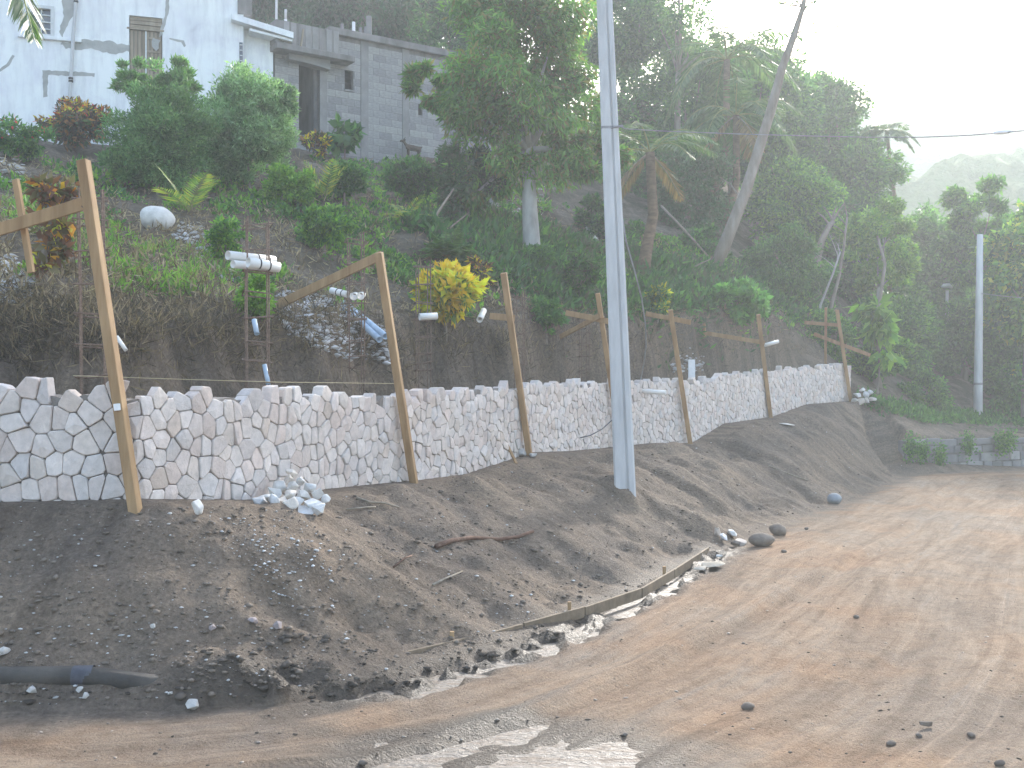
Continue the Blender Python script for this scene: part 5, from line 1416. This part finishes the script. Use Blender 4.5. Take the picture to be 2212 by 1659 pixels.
# moss and vines hanging over the old wall
for k, (x, y) in enumerate(((1965, 965), (1990, 975), (2028, 985), (2090, 958), (2160, 955), (2178, 950))):
    rng2 = np.random.default_rng(900 + k); c = at(x, y, 28.6 + (x - 1965) * 0.0062); n = 420
    p = np.array(c) + rng2.normal(size=(n, 3)) * np.array([0.09, 0.05, 0.17]); p[:, 1] -= 0.08
    me = leaf_mesh('vine', leaf_quads(p, rng2.normal(size=(n, 3)) + np.array([0, 0, -0.8]), rng2.normal(size=(n, 3)), rng2.uniform(0.05, 0.1, n), rng2.uniform(0.03, 0.06, n)), np.array(GREEN + LIME[:1])[rng2.integers(0, 5, n)])
    tag(link('hanging_vine', me, M['leaf']), ('leftmost', 'second from the left', 'third from the left', 'fourth from the left', 'second from the right', 'rightmost')[k] + ' clump of green vine hanging over the old low wall', 'vine', 'vines over the old low wall')

# bare thin trunks in the far thicket
def bare_trunk(label, pts, Y, r, mat='bark_pale'):
    P = [at(x, y, Y) for x, y in pts]
    b = P[0].copy(); b.z = float(ground(b.x, b.y)[0])
    o = thing('bare_trunk', label, 'tree', b)
    P = [Vector((P[0].x, P[0].y, b.z - 0.2))] + P
    g = Geo(); g.tube(P, [r * 1.15] + [r * (1 - 0.6 * k / len(pts)) for k in range(len(pts))], 8); g.build('trunk', M[mat], o, True)
    g = Geo()
    for k in range(4):
        a = P[-1].lerp(P[-2], 0.25 * k); e = a + Vector((random.uniform(-0.6, 0.6), random.uniform(-0.3, 0.3), random.uniform(0.3, 0.9)))
        g.tube([a, a.lerp(e, 0.5) + Vector((0, 0, 0.05)), e], [r * 0.35, r * 0.25, r * 0.08], 5)
    g.build('branch', M[mat], o)
bare_trunk('pale slanting trunk behind the last timber post', [(1795, 665), (1812, 600), (1822, 540), (1830, 470)], 35, 0.06, 'bark')
bare_trunk('thin whitish stem crossing in front of the dark round bush', [(1772, 660), (1800, 590), (1815, 545)], 34.4, 0.04)
bare_trunk('grey forked dead trunk high on the slope left of the lime tree', [(1765, 560), (1775, 520), (1790, 490), (1800, 478)], 38.5, 0.14, 'bark')
bare_trunk('brown slender trunk under the lime green tree', [(1888, 730), (1900, 650), (1912, 570), (1895, 510)], 38, 0.08, 'bark')
bare_trunk('pale trunk partly hidden behind the mango tree\'s left side', [(1062, 470), (1066, 400), (1062, 340), (1040, 280)], 29, 0.13, 'bark_pale')
# fallen sticks and poles on the slope
def stick(name, label, pts, r, y0, cat='stick', lift=0.05, mat='twig'):
    P = [hit(x, y, y0) + Vector((0, 0, lift)) for x, y in pts]
    g = Geo(); g.tube(P, [r * (1 - 0.4 * k / len(P)) for k in range(len(P))], 6)
    return tag(g.build(name, M[mat], None, True), label, cat)
def free_stick(label, a, b_, r, mat='twig'):
    a = at(*a); b_ = at(*b_); m = a.lerp(b_, 0.5) + Vector((0, 0, 0.03))
    g = Geo(); g.tube([a, m, b_], [r, r * 0.9, r * 0.6], 6)
    tag(g.build('fallen_pole', M[mat], None, True), label, 'pole')
h1 = hit(925, 505, 18); free_stick('upper of two grey poles propped in the thicket left of the mango trunk', (920, 505, h1.y), (980, 408, h1.y + 0.6), 0.03)
free_stick('thin branch lying low in the thicket left of the mango trunk', (945, 520, h1.y + 0.2), (1010, 462, h1.y + 0.9), 0.018)
free_stick('bleached stick lying by the top of the mango trunk', (1075, 420, 26), (1125, 447, 25.6), 0.025)
free_stick('slanting grey branch left of the leaning trunk\'s foot', (1428, 445, 33), (1535, 560, 31.5), 0.035)
free_stick('thin branch at the leaning trunk\'s foot', (1480, 590, 30), (1535, 560, 30.5), 0.022)
#=====SPLIT=====
# ------------------------------------------------------------------ rocks and loose things
def hull_mesh(name, rr, size, n=14, col=(1, 1, 1), boxy=0.6):
    bm = bmesh.new()
    for _ in range(n):
        v = Vector((rr.gauss(0, 1), rr.gauss(0, 1), rr.gauss(0, 1))).normalized()
        m = max(abs(v.x), abs(v.y), abs(v.z)); v = v.lerp(v / m, boxy) * rr.uniform(0.8, 1.0)
        bm.verts.new((v.x * size[0] / 2, v.y * size[1] / 2, v.z * size[2] / 2))
    r = bmesh.ops.convex_hull(bm, input=bm.verts[:])
    bmesh.ops.delete(bm, geom=[e for e in r['geom_interior'] if isinstance(e, bmesh.types.BMVert)], context='VERTS')
    bmesh.ops.bevel(bm, geom=bm.edges[:], offset=min(size) * 0.05, segments=1, affect='EDGES', clamp_overlap=True)
    me = bpy.data.meshes.new(name); bm.to_mesh(me); bm.free()
    ca = me.attributes.new('col', 'FLOAT_COLOR', 'POINT')
    ca.data.foreach_set('color', np.tile(np.array([*col, 1], np.float32), len(me.vertices)))
    return me
def boulder_mesh(name, rr, size, amp=0.12, sub=3, col=(1, 1, 1)):
    bm = bmesh.new(); bmesh.ops.create_icosphere(bm, subdivisions=sub, radius=0.5)
    from mathutils import noise as mn
    off = Vector((rr.uniform(0, 50), rr.uniform(0, 50), rr.uniform(0, 50)))
    for v in bm.verts:
        k = 1 + amp * 2 * mn.noise(v.co * 2.2 + off) + amp * 0.8 * mn.noise(v.co * 5.5 + off)
        v.co = Vector((v.co.x * size[0], v.co.y * size[1], v.co.z * size[2])) * k
    me = bpy.data.meshes.new(name); bm.to_mesh(me); bm.free()
    ca = me.attributes.new('col', 'FLOAT_COLOR', 'POINT')
    ca.data.foreach_set('color', np.tile(np.array([*col, 1], np.float32), len(me.vertices)))
    me.polygons.foreach_set('use_smooth', [True] * len(me.polygons))
    return me
rk = random.Random(21)
def put(name, label, cat, me, pos, mat, group=None, rot=None):
    o = link(name, me, M[mat]); o.location = pos
    o.rotation_euler = rot or (rk.uniform(-0.3, 0.3), rk.uniform(-0.3, 0.3), rk.uniform(0, 6.3))
    return tag(o, label, cat, group)
# big round boulder on the slope
b = hit(340, 492, 13); s_ = 70 / F * b.y
put('boulder', 'big smooth pale round boulder on the slope left of the pipe bundle', 'boulder', boulder_mesh('boulder', rk, (s_ * 1.05, s_, s_ * 0.82), 0.06), b + Vector((0, 0, s_ * 0.26)), 'limestone', rot=(0.1, 0.15, 0.2))
# heap of pale wall stones at the foot of the wall
LIM = [(1, 1, 1), (0.92, 0.9, 0.88), (0.95, 0.97, 1.0), (1.0, 0.93, 0.86), (0.85, 0.87, 0.9)]
heap_px = [(560, 1082, 34), (590, 1088, 40), (625, 1092, 38), (660, 1094, 44), (692, 1088, 34), (575, 1068, 30), (610, 1072, 36), (640, 1074, 34), (675, 1076, 36), (700, 1070, 26),
           (590, 1056, 34), (625, 1058, 38), (655, 1060, 32), (685, 1058, 28), (605, 1040, 34), (640, 1042, 36), (668, 1046, 28), (622, 1026, 30), (648, 1030, 26), (630, 1014, 24)]
hb = hit(625, 1092)
for k, (x, y, w) in enumerate(heap_px):
    up = max(0, (1086 - y)) / 75.0
    Yd = hb.y + 0.75 * up; p = at(x, y, Yd)
    p.z = max(p.z - w / F * Yd * 0.35, float(ground(p.x, p.y)[0]) + 0.02)
    sz = w / F * Yd
    put('loose_stone', {0: 'leftmost bluish stone of the heap at the foot of the wall', 3: 'white blocky stone at the front of the heap at the wall\'s foot', 4: 'rightmost front stone of the heap at the foot of the wall', 19: 'topmost stone of the heap at the foot of the wall'}.get(k, 'loose pale stone in the middle of the heap at the foot of the wall'), 'stone', hull_mesh('loose_stone', rk, (sz * rk.uniform(1, 1.35), sz * rk.uniform(0.8, 1.1), sz * rk.uniform(0.7, 0.95)), 13, rk.choice(LIM)), p, 'limestone', 'heap of loose wall stones')
b = hit(425, 1112); sz = 36 / F * b.y
put('loose_stone', 'single pale blocky stone on the bank left of the stone heap', 'stone', hull_mesh('loose_stone', rk, (sz * 0.85, sz * 0.8, sz * 1.15), 12, (1, 1, 1), 0.8), b + Vector((0, 0, sz * 0.4)), 'limestone', rot=(0.05, 0.1, 0.4))
for kf, (x, y, w) in enumerate(((1845, 866, 16), (1858, 868, 20), (1872, 866, 18), (1884, 862, 16), (1852, 854, 16), (1868, 852, 18), (1880, 848, 14), (1862, 842, 14))):
    b = hit(x, min(y + 4, 872), 27); Yd = 30.3; p = at(x, y, Yd); p.z = max(p.z, float(ground(p.x, p.y)[0]) + 0.03); sz = w / F * Yd
    put('loose_stone', {3: 'rightmost stone of the small pile at the far end of the wall', 7: 'topmost stone of the small pile at the far end of the wall'}.get(kf, 'pale stone in the middle of the small pile at the wall\'s far end'), 'stone', hull_mesh('loose_stone', rk, (sz * 1.3, sz, sz * 0.8), 12, rk.choice(LIM)), p, 'limestone', 'stone pile at the far end of the wall')
for x, y, w, lab in ((1090, 990, 34, 'dusky stone leaning on the wall left of the third post'), (1132, 982, 32, 'grey stone at the foot of the third post'), (1150, 984, 22, 'small grey stone just right of the third post\'s foot')):
    b = hit(x, y + 4); sz = w / F * b.y
    put('loose_stone', lab, 'stone', hull_mesh('loose_stone', rk, (sz * 1.1, sz * 0.8, sz * 0.7), 13, (0.72, 0.70, 0.69)), b + Vector((0, 0, sz * 0.25)), 'limestone')
# stones beside the road at the bend
for x, y, w, h, mat, lab, cl in (
        (1552, 1146, 22, 26, 'limestone', 'upper pinkish stone of the cluster at the road edge', (0.85, 0.74, 0.66)), (1562, 1160, 26, 24, 'limestone', 'leftmost white stone of the cluster at the road edge', (1, 1, 1.04)),
        (1582, 1152, 32, 20, 'limestone', 'white flat stone in the middle of the cluster at the road edge', (1.05, 1.05, 1.05)), (1600, 1168, 34, 22, 'limestone', 'buff stone of the cluster at the road edge', (0.78, 0.70, 0.64)),
        (1590, 1174, 26, 18, 'rock_brown', 'small dark stone in front of the cluster at the road edge', (1, 1, 1))):
    b = hit(x, y + h * 0.5); sz = w / F * b.y; sh = h / F * b.y
    put('loose_stone', lab, 'stone', hull_mesh('loose_stone', rk, (sz, sz * 0.9, sh), 14, cl, 0.3), b + Vector((0, 0, sh * 0.35)), mat)
b = hit(1644, 1180); s_ = 56 / F * b.y
put('boulder', 'large brown earthy boulder at the road edge', 'boulder', boulder_mesh('boulder', rk, (s_, s_ * 0.75, s_ * 0.58), 0.08), b + Vector((0, 0, s_ * 0.22)), 'rock_brown', rot=(0, 0.05, 0.1))
b = hit(1681, 1157); s_ = 38 / F * b.y
put('boulder', 'smaller brown boulder behind the large one at the road edge', 'boulder', boulder_mesh('boulder', rk, (s_, s_ * 0.8, s_ * 0.74), 0.08), b + Vector((0, 0, s_ * 0.28)), 'rock_brown', rot=(0, 0.3, 0.1))
b = hit(1802, 1088); s_ = 32 / F * b.y
put('boulder', 'rounded blue-grey boulder at the foot of the bank further along the road', 'boulder', boulder_mesh('boulder', rk, (s_, s_ * 0.9, s_ * 0.75), 0.05), b + Vector((0, 0, s_ * 0.3)), 'rock_blue', rot=(0, 0, 0.4))
# flat slabs
def slab_piece(label, x, y, w, h, mat, cl=(1, 1, 1), y0=5, name='flat_slab'):
    b = hit(x, y, y0); a = w / F * b.y; e = h / F * b.y
    me = hull_mesh(name, rk, (a, a * 0.5, 0.04), 16, cl, 0.5)
    return put(name, label, 'slab', me, b + Vector((0, 0, 0.03)), mat, rot=(rk.uniform(-0.1, 0.25), rk.uniform(-0.12, 0.12), rk.uniform(-0.3, 0.3)))
slab_piece('pale slab lying on the bank below the sixth post', 1697, 920, 42, 10, 'limestone', (0.9, 0.88, 0.84), 20)
slab_piece('buff broken slab at the upper end of the ditch', 1540, 1228, 64, 12, 'limestone', (0.62, 0.55, 0.46))
slab_piece('smaller buff slab beside the broken slab at the ditch end', 1513, 1238, 44, 10, 'limestone', (0.66, 0.60, 0.52))
slab_piece('white chip of stone by the upper end of the ditch', 1552, 1208, 22, 6, 'limestone', (1, 1, 1))
slab_piece('pale concrete slab on the rubble slope left of the second post', 648, 690, 70, 40, 'limestone', (0.8, 0.85, 0.95), 12)
o = slab_piece('flat grey brick on the road at the lower right', 2002, 1574, 40, 12, 'rock_brown', (1, 1, 1), 5)
for x, y, w, lab in ((2098, 1588, 20, 'round dark stone on the road, lower right'), (1925, 1606, 22, 'dark lump on the road left of the flat grey brick'), (1985, 1590, 16, 'small dark stone close to the flat grey brick'), (2160, 1650, 24, 'grey stone at the bottom right corner of the road'),
                     (1693, 1190, 14, 'dark pebble on the road just in front of the boulders'), (1742, 1142, 10, 'dark pebble on the road right of the boulders'), (785, 1650, 22, 'dark clod at the lower edge of the road puddle'), (1350, 1588, 14, 'dark clod at the right edge of the road puddle'),
                     (1850, 1332, 14, 'dark flat clod on the middle of the road'), (1615, 1525, 30, 'brown clod at the end of a wheel rut')):
    b = hit(x, y + w * 0.3); s_ = w / F * b.y
    put('road_stone', lab, 'stone', boulder_mesh('road_stone', rk, (s_, s_ * 0.9, s_ * 0.6), 0.14, 2), b + Vector((0, 0, s_ * 0.2)), 'rock_brown')
for x, y, w, lab in ((345 / 2.765 + 48, 1498, 22, 'round white stone in the mud in front of the drainage pipe'), (185, 1512, 20, 'pale stone touching the round white stone in the mud'), (70, 1504, 32, 'pale flat stone in the mud at the lower left'), (415, 1528, 40, 'pinkish flat stone at the edge of road and mud'), (368, 1502, 16, 'small white stone in the mud left of the ditch water'),
                     (545, 1345, 30, 'mauve stone on the lower bank above the spoil heap'), (600, 1352, 28, 'grey ring-like stone on the lower bank above the spoil heap'), (460, 1358, 24, 'pale stone on the lower bank left of the mauve one'), (332, 1353, 18, 'white stone on the lower bank above the drainage pipe'), (8, 1410, 34, 'bluish white stone at the left edge above the drainage pipe')):
    b = hit(x, y + w * 0.3); s_ = w / F * b.y
    cl = (0.50, 0.44, 0.45) if 'mauve' in lab or 'ring' in lab else (0.78, 0.76, 0.74)
    put('loose_stone', lab, 'stone', hull_mesh('loose_stone', rk, (s_, s_ * 0.8, s_ * 0.75), 16, cl, 0.15), b + Vector((0, 0, s_ * 0.25)), 'limestone')

# uncounted pebbles, clods, rubble
def stuff_rocks(name, label, pos, sizes, cols, mat, rng, flat=0.6):
    # low-poly irregular octahedra-like stones
    base = unit(np.array([(1, 0, 0), (0, 1, 0), (-1, 0, 0), (0, -1, 0), (0.1, 0.1, 1), (0, 0, -1), (0.6, 0.6, 0.5), (-0.6, 0.6, 0.4), (-0.6, -0.6, 0.5), (0.6, -0.6, 0.45)]) * 1.0)
    tri = np.array([(0, 6, 9), (0, 1, 6), (1, 7, 6), (1, 2, 7), (2, 8, 7), (2, 3, 8), (3, 9, 8), (3, 0, 9), (6, 4, 9), (6, 7, 4), (7, 8, 4), (8, 9, 4), (0, 5, 1), (1, 5, 2), (2, 5, 3), (3, 5, 0)])
    n = len(pos); V = np.repeat(base[None], n, 0) * rng.uniform(0.7, 1.2, (n, 10, 1))
    a = rng.uniform(0, 6.28, n); ca, sa = np.cos(a)[:, None], np.sin(a)[:, None]
    sx = rng.uniform(0.8, 1.5, (n, 1))
    x = V[..., 0] * sx; y = V[..., 1]; z = V[..., 2] * flat * rng.uniform(0.6, 1.2, (n, 1))
    V = np.stack([x * ca - y * sa, x * sa + y * ca, z], -1) * (sizes / 2)[:, None, None] + pos[:, None]
    Fq = (tri[None] + (np.arange(n) * 10)[:, None, None]).reshape(-1, 3)
    return tag(link(name, np_mesh(name, V.reshape(-1, 3), Fq, np.repeat(cols, 10, 0)), M[mat]), label, kind='stuff')
rng = np.random.default_rng(55)
BANKPOLY = [(-40, 1090), (300, 1090), (560, 1100), (900, 1050), (1140, 990), (1380, 970), (1500, 965), (1700, 900), (1900, 900), (1960, 1000), (1800, 1085), (1560, 1175), (1300, 1300), (1100, 1385), (850, 1455), (600, 1505), (-40, 1530)]
pos = px_scatter(1500, BANKPOLY, rng, 6)
wht = rng.random(len(pos)) < 0.55
cols = np.where(wht[:, None], np.array([0.62, 0.61, 0.60]) * rng.uniform(0.7, 1.2, (len(pos), 1)), np.array([0.26, 0.22, 0.19]) * rng.uniform(0.6, 1.3, (len(pos), 1)))
sz = 0.011 + 0.03 * rng.random(len(pos)) ** 4
pos[:, 2] += sz * 0.12
stuff_rocks('bank_pebbles', 'small pale pebbles and chips scattered over the earth bank', pos, sz, cols, 'pebble', rng)
# denser trail of white chips down the bank
pos = px_scatter(190, [(440, 1110), (660, 1130), (720, 1200), (720, 1330), (600, 1340), (560, 1240), (470, 1180)], rng, 6)
sz = 0.012 + 0.032 * rng.random(len(pos)) ** 3; pos[:, 2] += sz * 0.12
stuff_rocks('stone_chips', 'trail of white stone chips spilling down the bank', pos, sz, np.array([0.68, 0.68, 0.69]) * rng.uniform(0.8, 1.15, (len(pos), 1)), 'pebble', rng)
# soil clods over the bank, more in the spoil heap and the ditch edge
pos = px_scatter(1900, BANKPOLY, rng, 6)
sz = 0.02 + 0.05 * rng.random(len(pos)) ** 4
stuff_rocks('soil_clods', 'crumbly dark soil clods over the earth bank', pos, sz, np.array([0.20, 0.164, 0.132]) * rng.uniform(0.65, 1.2, (len(pos), 1)), 'pebble', rng, 0.75)
pos = px_scatter(170, [(420, 1400), (560, 1365), (760, 1375), (860, 1440), (760, 1490), (560, 1520), (0, 1540), (0, 1490), (430, 1490)], rng, 6)
sz = 0.02 + 0.08 * rng.random(len(pos)) ** 4
stuff_rocks('mud_clods', 'dark wet mud clods of the spoil heap at the ditch', pos, sz, np.array([0.10, 0.083, 0.069]) * rng.uniform(0.6, 1.5, (len(pos), 1)), 'pebble', rng, 0.8)
pos = px_scatter(170, [(600, 1510), (850, 1455), (1100, 1380), (1300, 1300), (1540, 1185), (1570, 1190), (1400, 1290), (1150, 1410), (900, 1490), (640, 1530)], rng, 6)
sz = 0.02 + 0.07 * rng.random(len(pos)) ** 2.5
stuff_rocks('ditch_mud', 'dark mud lumps in the ditch water', pos, sz, np.array([0.085, 0.07, 0.058]) * rng.uniform(0.6, 1.4, (len(pos), 1)), 'pebble', rng, 0.6)
pos = px_scatter(850, [(0, 1545), (600, 1530), (1000, 1440), (1560, 1200), (1800, 1100), (2000, 1030), (2212, 1020), (2212, 1659), (0, 1659)], rng, 5)
sz = 0.008 + 0.03 * rng.random(len(pos)) ** 4
dk = rng.random(len(pos)) < 0.35
cols = np.where(dk[:, None], np.array([0.13, 0.105, 0.085]), np.array([0.42, 0.35, 0.29])) * rng.uniform(0.6, 1.4, (len(pos), 1))
stuff_rocks('road_gravel', 'fine gravel scattered on the dirt road', pos, sz, cols, 'pebble', rng)
# limestone rubble showing on the hillside
for poly, n, smax, y0 in (([(-40, 540), (30, 555), (75, 600), (65, 655), (-40, 660)], 380, 0.14, 11), ([(360, 485), (430, 480), (520, 560), (600, 620), (560, 640), (470, 600), (380, 530)], 420, 0.13, 12), ([(590, 630), (700, 640), (840, 710), (850, 790), (740, 780), (610, 720)], 850, 0.12, 12), ([(0, 300), (60, 330), (40, 400), (0, 400)], 80, 0.22, 13),
                          ([(1060, 385), (1180, 400), (1170, 480), (1080, 470)], 120, 0.16, 20), ([(1180, 600), (1330, 560), (1420, 640), (1300, 680)], 240, 0.09, 17), ([(1450, 770), (1520, 770), (1520, 810), (1450, 810)], 80, 0.14, 22)):
    pos = px_scatter(n, poly, rng, y0); sz = 0.02 + smax * rng.random(n) ** 2
    stuff_rocks('rubble', 'pale limestone rubble patch on the hillside', pos, sz, np.array([0.64, 0.63, 0.64]) * rng.uniform(0.7, 1.15, (n, 1)), 'pebble', rng)

# root, branches, sticks on the bank
stick('fallen_root', 'long curved reddish root lying on the middle of the bank', [(942, 1188), (975, 1176), (1020, 1172), (1080, 1172), (1120, 1165), (1152, 1153)], 0.028, 7, 'root', 0.03, 'root')
stick('twig', 'grey branching twig on the bank right of the stone heap', [(770, 1082), (800, 1090), (830, 1093), (862, 1103)], 0.013, 7, 'stick', 0.02)
stick('twig', 'thin twig lying level below the branching twig', [(748, 1105), (790, 1104), (812, 1100)], 0.009, 7, 'stick', 0.02)
stick('twig', 'short thin stick low on the bank beneath the long root', [(935, 1270), (965, 1255), (1000, 1240)], 0.012, 7, 'stick', 0.02)
stick('twig', 'thin reddish stick on the bank left of the long root', [(850, 1230), (875, 1215), (890, 1205)], 0.010, 7, 'stick', 0.02, 'root')
stick('twig', 'long thin stick on the far part of the bank', [(1660, 1010), (1710, 1030), (1745, 1042)], 0.014, 12, 'stick', 0.02)
wb = at(1116, 1003, hit(1116, 1003).y); 
g = Geo(); g.beam(wb, at(1096, 962, wb.y + 0.25), 0.04, 0.03); tag(g.build('leaning_stick', M['wood'], None, False, 0.004), 'short sawn stick leaning on the wall left of the third post', 'stick')
g = Geo(); q = at(1494, 822, 24.3); g.box(q + Vector((0, 0, 0.15)), (0.15, 0.05, 0.62)); tag(g.build('upright_board', M['white_plastic'], None, False, 0.006), 'pale upright board behind the wall beside the fifth post', 'board')
# form boards edging the ditch
fb_px = [(868, 1432), (1010, 1400), (1130, 1366), (1262, 1330), (1385, 1288), (1455, 1246), (1530, 1196)]
o = thing('form_board', 'line of low wooden form boards edging the ditch at the foot of the bank', 'boards', on_plane(1130, 1366, 0.02))
for k in range(len(fb_px) - 1):
    a = on_plane(*fb_px[k], 0.0); b_ = on_plane(*fb_px[k + 1], 0.0)
    d = (b_ - a).normalized()
    g = Geo(); g.beam(a + d * 0.01 + Vector((0, 0, 0.03)), b_ - d * 0.01 + Vector((0, 0, 0.03 + random.uniform(-0.012, 0.012))), 0.028, 0.11); g.build('plank', M['board'], o, False, 0.004)
    if k % 2 == 0:
        pg = a.lerp(b_, 0.8) + Vector((-d.y, d.x, 0)) * 0.04
        g = Geo(); g.beam(pg - Vector((0, 0, 0.2)), pg + Vector((0, 0, 0.16)), 0.035, 0.035); g.build('peg', M['wood'], o)

# ------------------------------------------------------------------ goat by the block house
def goat():
    b = hit(893, 352, 26); s = 0.95
    J = [((0, 0, 0.40), 0.085), ((0.14, 0, 0.41), 0.09), ((-0.16, 0, 0.42), 0.085), ((-0.27, 0, 0.52), 0.05), ((-0.31, 0, 0.61), 0.042), ((-0.38, 0, 0.62), 0.036), ((-0.45, 0, 0.59), 0.022),
         ((0.22, 0, 0.42), 0.06), ((0.27, 0, 0.45), 0.018), ((0.31, 0, 0.47), 0.012)]
    E = [(0, 1), (0, 2), (2, 3), (3, 4), (4, 5), (5, 6), (1, 7), (7, 8), (8, 9)]
    for sy in (-1, 1):
        i = len(J); J += [((-0.17, 0.05 * sy, 0.30), 0.042), ((-0.165, 0.055 * sy, 0.17), 0.022), ((-0.175, 0.055 * sy, 0.05), 0.016), ((-0.185, 0.055 * sy, 0.0), 0.02)]
        E += [(2, i), (i, i + 1), (i + 1, i + 2), (i + 2, i + 3)]
        i = len(J); J += [((0.19, 0.05 * sy, 0.30), 0.05), ((0.16, 0.055 * sy, 0.21), 0.028), ((0.215, 0.055 * sy, 0.13), 0.018), ((0.195, 0.055 * sy, 0.04), 0.016), ((0.185, 0.055 * sy, 0.0), 0.02)]
        E += [(1, i), (i, i + 1), (i + 1, i + 2), (i + 2, i + 3), (i + 3, i + 4)]
        i = len(J); J += [((-0.30, 0.05 * sy, 0.64), 0.015), ((-0.28, 0.12 * sy, 0.62), 0.012)]
        E += [(4, i), (i, i + 1)]
        i = len(J); J += [((-0.315, 0.02 * sy, 0.67), 0.012), ((-0.27, 0.03 * sy, 0.73), 0.006)]
        E += [(4, i), (i, i + 1)]
    me = bpy.data.meshes.new('goat_skeleton'); me.from_pydata([Vector(p) * s for p, _ in J], E, []); me.update()
    o = bpy.data.objects.new('goat_body', me); C.objects.link(o)
    md = o.modifiers.new('skin', 'SKIN')
    for v, (_, r) in zip(me.skin_vertices[0].data, J): v.radius = (r * s, r * s)
    me.skin_vertices[0].data[0].use_root = True
    sb = o.modifiers.new('sub', 'SUBSURF'); sb.levels = 1; sb.render_levels = 1
    dg = bpy.context.evaluated_depsgraph_get()
    em = bpy.data.meshes.new_from_object(o.evaluated_get(dg))
    bpy.data.objects.remove(o)
    em.materials.clear()
    g = link('goat', em, M['fur'], None, True); g.location = b + Vector((0, 0, 0.05)); g.rotation_euler = (0, 0, 0.35)
    tag(g, 'small dark goat standing among weeds at the foot of the block house wall', 'goat')
goat()

# ------------------------------------------------------------------ hazy air
m = bpy.data.materials.new('hazy_air'); m.use_nodes = True
nt = m.node_tree; nt.nodes.remove(nt.nodes['Principled BSDF'])
pv = nt.nodes.new('ShaderNodeVolumePrincipled')
pv.inputs['Color'].default_value = (0.90, 0.97, 1.0, 1)
pv.inputs['Density'].default_value = 0.0023
pv.inputs['Anisotropy'].default_value = 0.40
nt.links.new(pv.outputs[0], nt.nodes['Material Output'].inputs['Volume'])
g = Geo(); g.box((60, 330, 48), (1000, 1100, 110)); hz_o = g.build('haze', m)
tag(hz_o, 'thin bright haze in the air over the whole place', kind='stuff')
